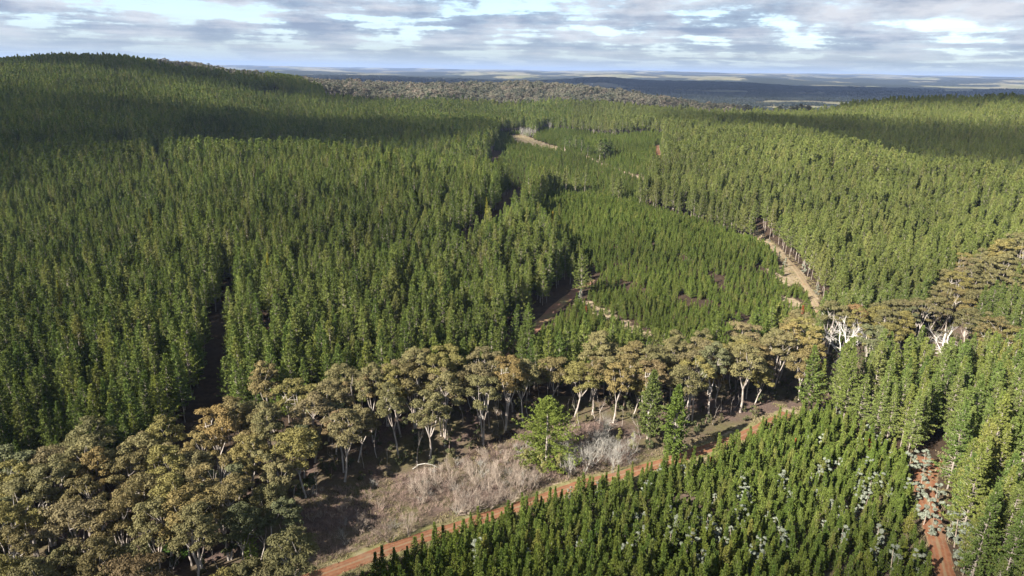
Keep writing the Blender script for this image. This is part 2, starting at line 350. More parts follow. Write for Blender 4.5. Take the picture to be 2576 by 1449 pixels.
def pine(name, seed, H, Rd, base, whorl, tuft, blade, mt, mc, up0=0.9, up1=0.15, nb=6, gappy=0.0, lean=0.4, tr=0.16, peak=0.8, cut=None):
    g = np.random.default_rng(seed); T = Acc(); Cn = Acc()
    lx, ly = g.normal(0, lean, 2)
    ax = lambda z: np.array([lx*(z/H)**2, ly*(z/H)**2, z])
    zs = np.linspace(0, H*0.98, 8); T.add(tube([ax(z) for z in zs], [tr*(1-z/H)**0.8+0.03 for z in zs], 5))
    zb = H*base; z = zb; C_, D_, L_ = [], [], []
    side = g.uniform(.8, 1.2, 8)
    while z < H-0.15:
        t = (H-z)/(H-zb); prof = min(1.0, (t/peak)**(1.0 if H < 12 else .72))*(1-0.35*max(0, (t-peak)/(1-peak+1e-6))); r = Rd*prof*g.uniform(.78, 1.18)
        a0 = g.uniform(0, 6.28)
        for b in range(nb):
            if g.random() < gappy: continue
            az = a0+b*6.283/nb+g.normal(0, .25); rb = max(0.3, r*g.uniform(.65, 1.15)*side[int(az/6.283*8) % 8])
            up = up1+(up0-up1)*(1-t)+g.normal(0, .1); el = math.atan(up); dr = np.array([math.cos(az)*math.cos(el), math.sin(az)*math.cos(el), math.sin(el)])
            o = ax(z); tip = o+dr*rb+np.array([0, 0, .12*rb])
            if rb > 1.0 and base > 0.1: T.add(tube([o, o+dr*rb*.55, tip], [.05, .035, .01], 3))
            K = max(2, int(rb*tuft))
            for j in range(K):
                s_ = (0.30+0.70*(j+g.random())/K)
                p = o+dr*rb*s_+np.array([0, 0, .12*rb*s_*s_])+g.normal(0, .10*rb**.5, 3)*np.array([1, 1, .5]); k2 = 5
                dd = unit(dr*0.65+np.array([0, 0, .55])+g.normal(0, .55, (k2, 3))); C_.append(p+dd*blade*.35); D_.append(dd); L_.append(np.full(k2, blade*g.uniform(.7, 1.15)))
        z += whorl*g.uniform(.8, 1.25)*(0.6+0.4*min(1, t*2))
    dd = unit(np.array([0, 0, 1.3])+g.normal(0, .35, (10, 3))); C_.append(ax(H)-np.array([0, 0, .5])+dd*blade*.4+np.outer(np.linspace(-1.2, .3, 10), [0, 0, 1])); D_.append(dd); L_.append(np.full(10, blade*.9))
    C_ = np.concatenate(C_); D_ = np.concatenate(D_); L_ = np.concatenate(L_); rad = C_*[1, 1, 0]; nn = unit(g.normal(0, .62, C_.shape)+np.array([0, 0, .65])+.75*rad/np.maximum(np.linalg.norm(rad, axis=1, keepdims=True), .5))
    Cn.add(leaves(C_, D_, nn, L_, L_*(.36 if H > 12 else .40))); return Proto(name, T, Cn, mt, mc)
def dome_leaves(g, c, r, n, L, flat=.8, low=-.25):
    d = unit(g.normal(0, 1, (n*2, 3))); d = d[d[:, 2] > low][:n]
    p = c+d*r*g.uniform(.72, 1.08, (len(d), 1))*np.array([1, 1, flat]); nn = unit(d+g.normal(0, .45, d.shape)); t = unit(np.cross(nn, g.normal(0, 1, d.shape)))
    return p, t, nn, L*g.uniform(.7, 1.2, len(d))
def lobes(Cn, g, c, r, sub, per, L, flat=.75):
    ds = unit(g.normal(0, 1, (sub, 3))); ds[:, 2] = np.abs(ds[:, 2])*.8-.1
    for d in ds:
        p, t, nn, ll = dome_leaves(g, c+d*r*.55*np.array([1, 1, flat]), r*g.uniform(.42, .62), per, L, .85)
        Cn.add(leaves(p, t, nn, ll, ll*.62))
def gum(name, seed, H, Rd, fork, nl=4, rl=2.0, mt=None, mc=None, per=66, L=.46, sub=7, multi=1, thin=0.0, nlob=19):
    g = np.random.default_rng(seed); T = Acc(); Cn = Acc()
    for st in range(multi):
        a0 = g.uniform(0, 6.28)+st*3.1; off = np.array([math.cos(a0), math.sin(a0), 0])*(0.8 if multi > 1 else 0); l1 = g.normal(0, .55, 2)+off[:2]*1.2
        f0 = np.array([l1[0], l1[1], H*fork*g.uniform(.92, 1.08)]); mid = (off+f0)/2+np.array([*g.normal(0, .2, 2), 0]); tr = H*.0105
        T.add(tube([off-[0, 0, .3], off+[0, 0, .5], mid, f0], [tr*1.6, tr*1.15, tr, tr*.8], 6))
        cc = np.array([l1[0]*1.3, l1[1]*1.3, H*(fork+1)*.5+H*.03]); hz = H*(1-fork)*.52; mains = []
        for i in range(nl):
            az = a0+i*6.283/nl+g.normal(0, .3); p2 = cc+np.array([math.cos(az)*Rd*.38, math.sin(az)*Rd*.38, hz*g.uniform(-.15, .25)])
            p1 = f0+(p2-f0)*.5+np.array([math.cos(az), math.sin(az), 0])*Rd*.05; T.add(tube([f0, p1, p2], [tr*.62, tr*.5, tr*.36], 5)); mains.append(p2)
        mains = np.array(mains); n = max(4, nlob//multi)
        for k in range(n):
            q = (k+.5)/n; zc = 1-q*1.35; a = k*2.39996+g.normal(0, .3); rr = math.sqrt(max(0, 1-zc*zc)); d = np.array([math.cos(a)*rr, math.sin(a)*rr, zc]); r_ = rl*g.uniform(.72, 1.2)
            e = cc+d*np.array([Rd-r_*.7, Rd-r_*.7, hz-r_*.4])*g.uniform(.85, 1.08); b = mains[np.argmin(np.linalg.norm(mains-e, axis=1))]
            T.add(tube([b, (b+e)/2+g.normal(0, .2, 3), e], [tr*.32, tr*.2, tr*.1], 4))
            if g.random() > thin: lobes(Cn, g, e+np.array([0, 0, r_*.1]), r_, sub, per, L, 1.0)
    return Proto(name, T, Cn, mt or M_gbark, mc or M_gum)
def branching(T, g, p, d, ln, r, depth, k=3, spread=.55, nb=3, up=.25):
    pts = [p]; dd = d
    for _ in range(3): dd = unit((dd+g.normal(0, .16, 3)+np.array([0, 0, up*.3]))[None])[0]; pts.append(pts[-1]+dd*ln/3)
    T.add(tube(pts, [r, r*.85, r*.7, r*.5], k if depth > 1 else 3))
    if depth == 0: return
    for b in range(nb):
        q = pts[3] if b == 0 else pts[1+b % 2]; nd = unit((dd+g.normal(0, spread, 3)+np.array([0, 0, up]))[None])[0]
        branching(T, g, q, nd, ln*g.uniform(.6, .85), r*.55, depth-1, k, spread, nb, up)
def bare(name, seed, H, stems, mt, depth=4, r=.10, spread=.5, nb=3, k=4, up=.25, fan=.45):
    g = np.random.default_rng(seed); T = Acc()
    for s_ in range(stems):
        a = g.uniform(0, 6.28); fl = fan*g.uniform(.2, 1) if stems > 1 else g.uniform(0, .1)
        d = unit(np.array([math.cos(a)*fl, math.sin(a)*fl, 1.0])[None])[0]
        branching(T, g, np.array([math.cos(a)*.3, math.sin(a)*.3, -.1])*(stems > 1), d, H*.33*g.uniform(.8, 1.1), r, depth, k, spread, nb, up)
    return Proto(name, T, None, mt, mt)
def bushy(name, seed, H, Rd, n, mt, mc, per=45, L=.4, rl=.8, col=False):
    g = np.random.default_rng(seed); T = Acc(); Cn = Acc()
    T.add(tube([(0, 0, -.2), (g.normal(0, .2), g.normal(0, .2), H*.8)], [.10+H*.006, .04], 5))
    for i in range(n):
        t = (i+.5)/n; a = g.uniform(0, 6.28); rr = Rd*g.uniform(.2, .9)*(1-t*.75 if col else math.sqrt(max(0.05, 1-(2*t-1)**2)))
        lobes(Cn, g, np.array([math.cos(a)*rr, math.sin(a)*rr, H*(.12+.80*t)]), rl*g.uniform(.7, 1.2)*(1-.35*t), 4, per, L, 1.0)
    return Proto(name, T, Cn, mt, mc)
def tufts(name, seed, n, Rd, h, mc, w=.12):
    g = np.random.default_rng(seed); Cn = Acc(); c = np.concatenate([g.normal(0, Rd*.45, (n, 2)), np.full((n, 1), h*.3)], 1)
    d = unit(np.array([0, 0, 1.0])+g.normal(0, .45, (n, 3))); Cn.add(leaves(c+d*h*.2, d, unit(g.normal(0, 1, (n, 3))), h*g.uniform(.6, 1.2, n), w*np.ones(n)))
    return Proto(name, None, Cn, mc, mc)

P_pine = [pine('pine_tree', 10+i, 26*s_, 4.0*w_, .22, .74, 2.9, .74, M_pbark, M_pine, up0=1.0, up1=.12, gappy=.08, peak=.95) for i, (s_, w_) in enumerate([(1, 1), (.95, 1.15), (1.06, .85), (.90, 1.05), (1.0, 1.2)])]
P_pinelo = [pine('distant_pine', 30+i, 26*s_, 4.0*w_, .40, 1.15, 1.5, 1.2, M_pbark, M_pine, up0=1.0, up1=.15, nb=5, peak=.95) for i, (s_, w_) in enumerate([(1, 1), (.95, 1.15), (1.04, .9), (.98, 1.0)])]
P_ridge = [pine('ridge_pine', 40+i, 26*s_, 4.0*w_, .30, .85, 2.4, .85, M_pbark, M_ridge_suntint, up0=1.0, up1=.15, nb=6, peak=.95) for i, (s_, w_) in enumerate([(1, 1), (.93, 1.15), (1.06, .85), (.98, 1.0)])]
P_ridgelo = [pine('distant_ridge_pine', 35+i, 26*s_, 4.0*w_, .40, 1.15, 1.5, 1.2, M_pbark, M_ridge_suntint, up0=1.0, up1=.15, nb=5, peak=.95) for i, (s_, w_) in enumerate([(1, 1), (.95, 1.15), (1.04, .9), (.98, 1.0)])]
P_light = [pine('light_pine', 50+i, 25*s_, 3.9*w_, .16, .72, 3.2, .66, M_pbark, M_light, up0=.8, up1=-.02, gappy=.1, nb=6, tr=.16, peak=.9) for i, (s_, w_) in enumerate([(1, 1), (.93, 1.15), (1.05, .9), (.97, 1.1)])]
P_young = [pine('young_pine_tree', 70+i, 8*s_, 1.95*w_, .03, .34, 3.4, .45, M_pbark, M_young, up0=1.5, up1=.6, nb=6, lean=.1, tr=.08, peak=.97) for i, (s_, w_) in enumerate([(1, 1), (.9, 1.15), (1.1, .9), (.8, 1.1), (1.0, 1.2)])]
P_gum = [gum('gum_tree', 100+i, H, Rd, fk, nl, rl, multi=mu) for i, (H, Rd, fk, nl, rl, mu) in enumerate([(22, 5.2, .36, 4, 1.9, 1), (20, 6.0, .36, 5, 2.1, 1), (24, 4.6, .40, 3, 1.8, 1), (18, 5.2, .30, 4, 1.9, 1), (23, 5.4, .38, 4, 1.9, 2), (17, 4.2, .33, 3, 1.6, 1)])]
P_gumthin = [gum('open_gum_tree', 120+i, 21, 5.6, .38, 4, 1.5, thin=.3, multi=1+i, nlob=18) for i in range(2)]
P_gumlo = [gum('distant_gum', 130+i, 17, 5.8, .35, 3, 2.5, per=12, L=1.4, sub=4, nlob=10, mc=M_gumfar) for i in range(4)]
P_wattle = [bushy('silver_wattle', 140+i, 6.8, 2.1, 13, M_twig, M_wattle, per=24, L=.42, rl=.62, col=i % 2 == 0) for i in range(4)]
P_yellow = [bushy('yellow_wattle', 150+i, 8.5, 2.6, 11, M_gbark, M_yellow, per=40, L=.45, rl=1.5) for i in range(3)]
P_bare = [bare('bare_tree', 160+i, 10, 5, M_twig, depth=4, r=.11, spread=.42, fan=.6) for i in range(3)]
P_bareS = [bare('slim_bare_tree', 165+i, 12, 2, M_twigp, depth=5, r=.13, spread=.42, nb=3) for i in range(2)]
P_deadgum = [bare('dead_gum', 170+i, 17, 1, M_dbark, depth=5, r=.42, spread=.62, nb=3, k=6, up=.12) for i in range(3)]
P_pole = [bare('thin_gum_pole', 175+i, 19, 1, M_gbark, depth=2, r=.14, spread=.2, nb=2, up=.5) for i in range(3)]
P_scrub = [bare('scrub_clump', 180+i, 2.2, 7, M_twigd, depth=2, r=.035, spread=.6, nb=3, k=3, fan=1.3) for i in range(3)]
P_thick = [bare('thicket_bush', 185+i, 3.6, 7, (M_twig, M_twigp, M_twigd, M_twig)[i], depth=3, r=.045, spread=.45, nb=3, k=3, fan=.9) for i in range(4)]
P_shrub = [bushy('shrub', 190+i, 2.6+i, 1.4, 5, M_twigd, M_shrub, per=30, L=.4, rl=.9) for i in range(3)]
P_grass = [tufts('grass_tuft', 200+i, 26, .9, .6, M_grass) for i in range(3)]
P_bigpine = pine('broad_pine', 210, 24, 9.6, .06, .72, 3.2, .62, M_pbark, M_light, up0=.8, up1=-.05, nb=10, peak=.85, tr=.4, gappy=.15)
P_tallpine = pine('column_pine', 211, 27, 4.3, .12, .6, 1.9, 1.05, M_gbark, M_pine, up0=.9, up1=-.1, nb=7, peak=.6, tr=.3, gappy=.05)
def farclump(name, seed, n, size, mc, th=9.0):
    g = np.random.default_rng(seed); Cn = Acc()
    for i in range(n):
        c = np.array([g.uniform(-size, size), g.uniform(-size, size), th*.5]); h = th*g.uniform(.7, 1.15)
        p, t, nn, ll = dome_leaves(g, c, h*.52, 34, h*.42, 1.0, -.6); Cn.add(leaves(p, t, nn, ll, ll*.8))
    return Proto(name, None, Cn, mc, mc)
M_far = foliage('distant_tree_leaves', (0.016, 0.024, 0.018), (0.034, 0.038, 0.028), var=.3, trans=.1)
P_far = [farclump('tree_clump', 220+i, n, s_, M_far) for i, (n, s_) in enumerate([(12, 24), (16, 26), (6, 18)])]

# ------------------------------------------------------------------ plant positions
def grid(poly_or_box, sp, jit=.35, seed=1, ang=.35):
    x0, y0, x1, y1 = poly_or_box; g = np.random.default_rng(seed); c, s_ = math.cos(ang), math.sin(ang); n = int((max(x1-x0, y1-y0)*1.5)/sp)
    cx, cy = (x0+x1)/2, (y0+y1)/2; i, j = np.meshgrid(np.arange(-n//2, n//2), np.arange(-n//2, n//2)); i = i.ravel()*sp; j = j.ravel()*sp
    i = i+g.uniform(-jit, jit, len(i))*sp; j = j+g.uniform(-jit, jit, len(j))*sp
    x = cx+i*c-j*s_; y = cy+i*s_+j*c; k = (x > x0) & (x < x1) & (y > y0) & (y < y1); return x[k], y[k]
def bbox(p): return p[:, 0].min(), p[:, 1].min(), p[:, 0].max(), p[:, 1].max()
def on_track(x, y):
    b = (linedist(TRACK1, x, y) < 4.0) | (linedist(TRACK2, x, y) < 4.2) | (linedist(TRACK3, x, y) < 6.8) | (linedist(TRACK4, x, y) < 4.0) | ((linedist(TRACK4-np.array([5.5, 0]), x, y) < 5.5) & (y > 370)) | (linedist(TRACK5, x, y) < 3.6) | (linedist(TRACK6, x, y) < 3.5)
    for ln, w in GAPS: b |= linedist(ln, x, y) < w
    return b
def knoll(x, y):
    r = np.hypot(x, y); az = x/np.maximum(y, 1); st = np.interp(az, [-.30, -.2, -.05, .05, .15, .24], [1500, 1440, 1400, 1420, 1480, 1560])+(fbm(x, y, 70, 2, 31)-.5)*90
    a = (az > -.30) & (az < .34) & (r > st) & (r < 2150)
    b = (az > -.50) & (az < -.35) & (r > 1490) & (r < 2200); c = (az > .47) & (az < .66) & (r > 1440) & (r < 1650)
    return a | b | c
YOUNG = [YC, YG, YE1, YE2, OPEN1]
def in_any(ps, x, y):
    b = np.zeros(len(x), bool)
    for p in ps: b |= inside(p, x, y)
    return b
def sector(x, y, m=.12):
    az = x/np.maximum(y, 1); w = np.where(y < 330, .22, 0); return (y > 60) & (az > -.80-m-w) & (az < .86+m+w)
# mature pines
xs, ys = grid((-1500, 60, 1500, 950), 5.7, seed=2); x2, y2 = grid((-1750, 950, 1750, 2100), 5.6, seed=3, ang=.2)
xs = np.concatenate([xs, x2]); ys = np.concatenate([ys, y2])
_az = xs/ys; k = sector(xs, ys) & (np.hypot(xs, ys) < np.interp(_az, [-.30, -.27, -.06, -.03, .2, .3, .43, .5, .9], [2150, 1400, 1395, 1560, 1400, 1340, 1340, 1460, 1750])); xs, ys = xs[k], ys[k]
wedge = inside(WEDGE, xs, ys)
k = ~on_track(xs, ys) & ~in_any(YOUNG+[CLEAR, SCRUB, OPEN1], xs, ys) & (~inside(BELT, xs, ys) | wedge) & ~knoll(xs, ys)
k &= (fbm(xs, ys, 9, 2, 40) > .22) & ~((linedist(TRACK5, xs, ys) < 9) & (xs > 30))
xs, ys = xs[k], ys[k]
# bare block between the foreground young stand and the frame: nothing mature nearer than the belt on the left of the track
k = ~((ys < 210) & (xs < 150) & (xs > -110) & ~inside(LFT, xs, ys)) ; xs, ys = xs[k], ys[k]
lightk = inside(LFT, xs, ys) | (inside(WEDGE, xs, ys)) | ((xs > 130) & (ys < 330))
px, py = xs, ys
print('mature', len(px), 'light', lightk.sum())
def sc_field(x, y, seed, lo=.82, hi=1.12):
    g = np.random.default_rng(seed); return (lo+(hi-lo)*fbm(x, y, 45, 3, seed))*g.uniform(.78, 1.16, len(x))
# young pines
yx, yy, yh = [], [], []
for p, sp_, hh, sd in [(YG, 2.85, .95, 5), (YC, 2.9, 1.0, 6), (YE1, 3.8, 1.0, 7), (YE2, 3.8, 1.15, 8), (OPEN1, 3.8, .95, 9)]:
    a, b = grid(bbox(p), sp_, .36, sd, ang=.9 if sd == 5 else .3); kk = inside(p, a, b) & ~on_track(a, b) & ~inside(BELT, a, b) & ~inside(CLEAR, a, b)
    if sd == 9: kk &= ~inside(YE1, a, b) & ~inside(YE2, a, b)
    kk &= ~in_any(BARE, a, b) | (fbm(a, b, 5, 2, 57) > .60)
    thr = np.where(in_any([YC], a, b) & (b < 400) & (a > 60), .34, .22); kk &= fbm(a, b, 13, 2, 50) > thr
    yx.append(a[kk]); yy.append(b[kk]); yh.append(hh*np.where(b[kk] < 395, .78, 1.0) if sd == 6 else np.full(kk.sum(), hh))
yx, yy, yh = map(np.concatenate, (yx, yy, yh)); print('young', len(yx))

def stuff(name, x, y, protos, scale, label, cat, seed=0, sxy=1.0, tilt=.04):
    g = np.random.default_rng(seed+500); n = len(x); z = terr(x, y)-.1
    me = bpy.data.meshes.new(name+'_points'); me.vertices.add(n); me.vertices.foreach_set('co', np.stack([x, y, z], 1).astype(np.float32).ravel())
    def at(nm, ty, val, key):
        a = me.attributes.new(nm, ty, 'POINT'); a.data.foreach_set(key, np.ascontiguousarray(val).ravel())
    at('rot', 'FLOAT_VECTOR', np.stack([g.normal(0, tilt, n), g.normal(0, tilt, n), g.uniform(0, 6.283, n)], 1).astype(np.float32), 'vector')
    w = g.uniform(.85, 1.15, n)*sxy; at('scl', 'FLOAT_VECTOR', np.stack([scale*w, scale*w, scale], 1).astype(np.float32), 'vector')
    at('idx', 'INT', g.integers(0, len(protos), n).astype(np.int32), 'value')
    pc = bpy.data.collections.new(name+'_kinds')
    for i, p in enumerate(protos):
        o = bpy.data.objects.new('%s_kind_%d' % (name, i), p.whole); pc.objects.link(o)
    ob = link(name, me); nt = bpy.data.node_groups.new(name, 'GeometryNodeTree')
    nt.interface.new_socket('Geometry', in_out='INPUT', socket_type='NodeSocketGeometry'); nt.interface.new_socket('Geometry', in_out='OUTPUT', socket_type='NodeSocketGeometry')
    N = nt.nodes; L = nt.links; gi = N.new('NodeGroupInput'); go = N.new('NodeGroupOutput')
    iop = N.new('GeometryNodeInstanceOnPoints'); ci = N.new('GeometryNodeCollectionInfo'); ci.inputs['Collection'].default_value = pc
    ci.inputs['Separate Children'].default_value = True; ci.inputs['Reset Children'].default_value = True; iop.inputs['Pick Instance'].default_value = True
    def att(nm, ty):
        a = N.new('GeometryNodeInputNamedAttribute'); a.data_type = ty; a.inputs['Name'].default_value = nm; return [o for o in a.outputs if o.enabled and o.name == 'Attribute'][0]
    er = N.new('FunctionNodeEulerToRotation'); L.new(att('rot', 'FLOAT_VECTOR'), er.inputs[0])
    L.new(gi.outputs[0], iop.inputs['Points']); L.new(ci.outputs[0], iop.inputs['Instance']); L.new(att('idx', 'INT'), iop.inputs['Instance Index'])
    L.new(er.outputs[0], iop.inputs['Rotation']); L.new(att('scl', 'FLOAT_VECTOR'), iop.inputs['Scale']); L.new(iop.outputs[0], go.inputs[0])
    md = ob.modifiers.new('instances', 'NODES'); md.node_group = nt
    return tag(ob, label, cat, kind='stuff')
def plant(name, proto, x, y, s=1.0, label='', cat='tree', group=None, color=None, rz=None, wid=1.0, lean=None, parts=True):
    z = float(terr(np.array([x]), np.array([y]))[0])-.1
    e = bpy.data.objects.new(name, None); COL.objects.link(e); e.location = (x, y, z); e.rotation_euler = (0 if lean is None else lean, 0, R.uniform(0, 6.28) if rz is None else rz)
    e.scale = (s*wid, s*wid, s); e.empty_display_size = .5; tag(e, label, cat, group)
    for nm, me in (('trunk', proto.trunk), (proto.part, proto.crown)):
        if me is None: continue
        o = bpy.data.objects.new(nm if proto.crown or nm != 'trunk' else 'branches', me); COL.objects.link(o); o.parent = e
        if color and nm != 'trunk': o.color = (*color, 1)
    return e
def split(x, y, h, n, seed):
    """the n that show largest in the photo: inside the frame, nearest first"""
    z = terr(x, y)+h; u, v, d = project(x, y, z); vis = (u > -10) & (u < W0+10) & (v > 0) & (v < H0-6); key = np.where(vis, d, 1e9)
    o = np.argsort(key); sel = np.zeros(len(x), bool); sel[o[:n]] = True; sel &= key < 1e8; return sel, u, v

# ------------------------------------------------------------------ ground sheet
def wood(x, y):
    r = np.hypot(x, y); az = x/np.maximum(y, 1)
    f = fbm(x, y*1.3, 900, 4, 61) + .16*sstep(3800, 5200, r) - .14*sstep(12000, 16000, r)
    f = f + .22*(fbm(x, y*1.6, 170, 3, 62)-.5)*sstep(6000, 4000, r)
    open_ = sstep(.06, .14, az)*sstep(.60, .46, az)*sstep(2150, 2350, r)*sstep(5200, 4000, r)
    return f - open_*.07
def axis(lo, hi, step, far, g):
    a = list(np.arange(lo, hi+.1, step)); s_ = step; p = a[-1]
    while p < far: s_ *= g; p += s_; a.append(p)
    return a
ax_ = axis(0, 900, 5, 46000, 1.035); gx = np.array([-v for v in ax_[:0:-1]]+ax_)
gy = axis(60, 1800, 6, 46000, 1.035); lo_ = [60]; s_ = 8
while lo_[-1] > -3000: s_ *= 1.2; lo_.append(lo_[-1]-s_)
gy = np.array(lo_[:0:-1]+list(gy))
GX, GY = np.meshgrid(gx, gy); fx, fy = GX.ravel(), GY.ravel(); fz = terr(fx, fy)
nx, ny = len(gx), len(gy); ii = (np.arange(ny-1)[:, None]*nx+np.arange(nx-1)[None]).ravel()
FADE = PL((1236,262),(1345,262),(1352,274),(1246,276), h=0)
def ground_material():
    k = NT('ground_surface'); geo = k.n('ShaderNodeNewGeometry'); P = geo.outputs['Position']
    def A(nm): a = k.n('ShaderNodeAttribute'); a.attribute_name = nm; return a.outputs['Fac']
    n1 = k.noise(P, .35, 5, .7); n2 = k.noise(P, .05, 4); n3 = k.noise(P, 1.6, 3, .7)
    floor = k.ramp(n1, [(.3, (.025, .017, .012)), (.6, (.052, .036, .024)), (.8, (.07, .06, .03))])
    straw = k.ramp(n1, [(.25, (.10, .075, .045)), (.45, (.19, .15, .095)), (.6, (.26, .21, .145)), (.8, (.16, .11, .075))])
    scrub = k.mix(k.ramp(n2, [(.42, 0.), (.62, .75)]), k.ramp(n3, [(.3, (.055, .038, .032)), (.7, (.125, .088, .072))]), k.ramp(n1, [(.3, (.060, .060, .022)), (.7, (.11, .10, .042))]))
    def m(nm, soft): return k.ramp(k.math('ADD', A(nm), k.math('MULTIPLY', k.math('SUBTRACT', n1, .5), soft)), [(.40, 0.), (.60, 1.)])
    c = k.mix(m('scrub', .9), floor, scrub); c = k.mix(m('grass', 1.0), c, straw)
    vo = k.n('ShaderNodeTexVoronoi'); vo.inputs['Scale'].default_value = .0028; k.L.new(P, vo.inputs['Vector'])
    fld = k.ramp(k.math('ADD', k.math('MULTIPLY', vo.outputs['Color'], 1.0), 0.0), [(.2, (.10, .095, .055)), (.45, (.17, .15, .095)), (.6, (.11, .12, .06)), (.8, (.20, .18, .115))], 'CONSTANT')
    fld = k.mix(.35, fld, k.ramp(k.noise(P, .004, 5), [(.3, (.12, .12, .07)), (.7, (.30, .26, .17))]))
    wn = k.math('ADD', A('wood'), k.math('MULTIPLY', k.math('SUBTRACT', k.noise(P, .0035, 6, .65), .5), .45))
    wd = k.mix(k.ramp(wn, [(.50, 0.), (.52, 1.)]), fld, k.ramp(k.noise(P, .02, 3), [(.3, (.014, .020, .016)), (.7, (.032, .036, .026))]))
    far = k.mix(k.ramp(A('deep'), [(.4, 0.), (.6, 1.)]), fld, wd)
    c = k.mix(k.ramp(A('plain'), [(.3, 0.), (.7, 1.)]), c, far)
    k.L.new(c, k.b.inputs['Base Color']); k.b.inputs['Roughness'].default_value = .95; k.b.inputs['Specular IOR Level'].default_value = .1
    bp = k.n('ShaderNodeBump'); bp.inputs['Strength'].default_value = .6; bp.inputs['Distance'].default_value = .5; k.L.new(n1, bp.inputs['Height']); k.L.new(bp.outputs[0], k.b.inputs['Normal'])
    return k.m
gm = add_mesh('ground', np.stack([fx, fy, fz], 1), [np.stack([ii, ii+1, ii+nx+1, ii+nx], 1)], [ground_material()], smooth=True)
def pattr(me, nm, v): a = me.attributes.new(nm, 'FLOAT', 'POINT'); a.data.foreach_set('value', np.asarray(v, np.float32))
rr = np.hypot(fx, fy)
gr = in_any(BARE+[CLEAR, FADE], fx, fy)*1.0; gr = np.maximum(gr, .8*sstep(4.5, 2, linedist(TRACK4, fx, fy))); gr = np.maximum(gr, .75*sstep(8, 3, linedist(TRACK5, fx, fy)))
gr = np.maximum(gr, .62*sstep(9, 4, linedist(TRACK1, fx, fy))); gr = np.maximum(gr, .55*sstep(11, 5, linedist(TRACK6, fx, fy)))
sc = (inside(SCRUB, fx, fy) | inside(BELT, fx, fy) | inside(YG, fx, fy))*1.0; sc = np.maximum(sc, .7*sstep(30, 15, linedist(TRACK5, fx, fy)))
pattr(gm, 'grass', gr); pattr(gm, 'scrub', sc); pattr(gm, 'plain', sstep(2000, 2150, rr)); pattr(gm, 'deep', sstep(6500, 8500, rr)); pattr(gm, 'wood', wood(fx, fy))
tag(link('ground', gm), 'hilly forest floor running out to farmland plains', kind='structure')

def track(name, line, width, mt, lift, label, seed=0, ruts=False):
    g = np.random.default_rng(seed); P = [line[0]]
    for a, b in zip(line[:-1], line[1:]):
        n = max(1, int(np.hypot(*(b-a))/2.0)); P += [a+(b-a)*t/n for t in range(1, n+1)]
    P = np.array(P); P = np.stack([np.convolve(np.pad(P[:, i], 4, 'edge'), np.ones(9)/9, 'valid') for i in range(2)], 1)
    t = unit(np.gradient(P, axis=0)); nn = np.stack([-t[:, 1], t[:, 0]], 1); w = width if np.ndim(width) else np.array([width, width])
    wd = np.interp(np.linspace(0, 1, len(P)), np.linspace(0, 1, len(w)), w); K = 9; V = []
    l = np.convolve(g.normal(0, .5, len(P)+2), np.ones(3)/3, 'valid'); r_ = np.convolve(g.normal(0, .5, len(P)+2), np.ones(3)/3, 'valid')
    for j in range(K):
        s_ = j/(K-1)*2-1; off = nn*(s_*wd/2+(l*(s_ < 0)+r_*(s_ > 0))*abs(s_)**2*wd*.16)[:, None]; q = P+off
        dz = lift-(.10 if ruts and j in (2, 6) else 0)-(.22 if j in (0, K-1) else 0); V.append(np.column_stack([q, terr(q[:, 0], q[:, 1])+dz]))
    V = np.stack(V, 1).reshape(-1, 3); i = (np.arange(len(P)-1)[:, None]*K+np.arange(K-1)[None]).ravel()
    me = add_mesh(name, V, [np.stack([i, i+1, i+K+1, i+K], 1)], [mt], smooth=True); a = me.attributes.new('across', 'FLOAT', 'POINT'); a.data.foreach_set('value', np.tile(np.abs(np.linspace(-1, 1, K)), len(P)).astype(np.float32))
    return tag(link(name, me), label, kind='structure')
def dirt(name, a, b, c_, gmix=(.55, .75), crown=None):
    k = NT(name); geo = k.n('ShaderNodeNewGeometry'); P = geo.outputs['Position']; n1 = k.noise(P, .5, 5, .7); n2 = k.noise(P, .12, 3)
    c = k.ramp(n1, [(.3, a), (.65, b)]); c = k.mix(k.ramp(n2, [(gmix[0], 0.), (gmix[1], .8)]), c, c_)
    if crown:
        at_ = k.n('ShaderNodeAttribute'); at_.attribute_name = 'across'; w_ = k.math('ADD', at_.outputs['Fac'], k.math('MULTIPLY', k.math('SUBTRACT', n1, .5), .45))
        c = k.mix(k.ramp(w_, [(.06, .75), (.20, 0.), (.34, 0.), (.46, .35), (.60, 0.), (.78, 0.), (.95, .8)]), c, crown)
    k.L.new(c, k.b.inputs['Base Color']); k.b.inputs['Roughness'].default_value = .95; k.b.inputs['Specular IOR Level'].default_value = .1
    bp = k.n('ShaderNodeBump'); bp.inputs['Strength'].default_value = .7; bp.inputs['Distance'].default_value = .3; k.L.new(n1, bp.inputs['Height']); k.L.new(bp.outputs[0], k.b.inputs['Normal']); return k.m
M_red = dirt('red_dirt', (.125, .052, .029), (.20, .09, .048), (.17, .125, .085), (.58, .75), crown=(.19, .14, .085))
M_tan = dirt('pale_dirt', (.16, .115, .075), (.26, .20, .135), (.24, .12, .07), crown=(.17, .15, .07))
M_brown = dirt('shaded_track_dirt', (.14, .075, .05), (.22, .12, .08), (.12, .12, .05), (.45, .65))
M_verge = dirt('verge_grass', (.10, .10, .04), (.18, .155, .07), (.22, .185, .115), (.5, .7))
track('verge', TRACK1, [10.5, 9.5, 9], M_verge, .10, 'grassy edges of the red dirt track', 1)
track('dirt_track', TRACK1, [5.2, 5, 5], M_red, .24, 'rust red dirt track curving past the young pines', 2, True)
track('dirt_track', TRACK2, [9, 6.5, 5.5, 5, 4.6], M_red, .16, 'red dirt track between young pines and tall pines', 3, True)
track('dirt_track', TRACK3, 6.0, M_brown, .16, 'shaded brown track along the edge of mature pines', 4)
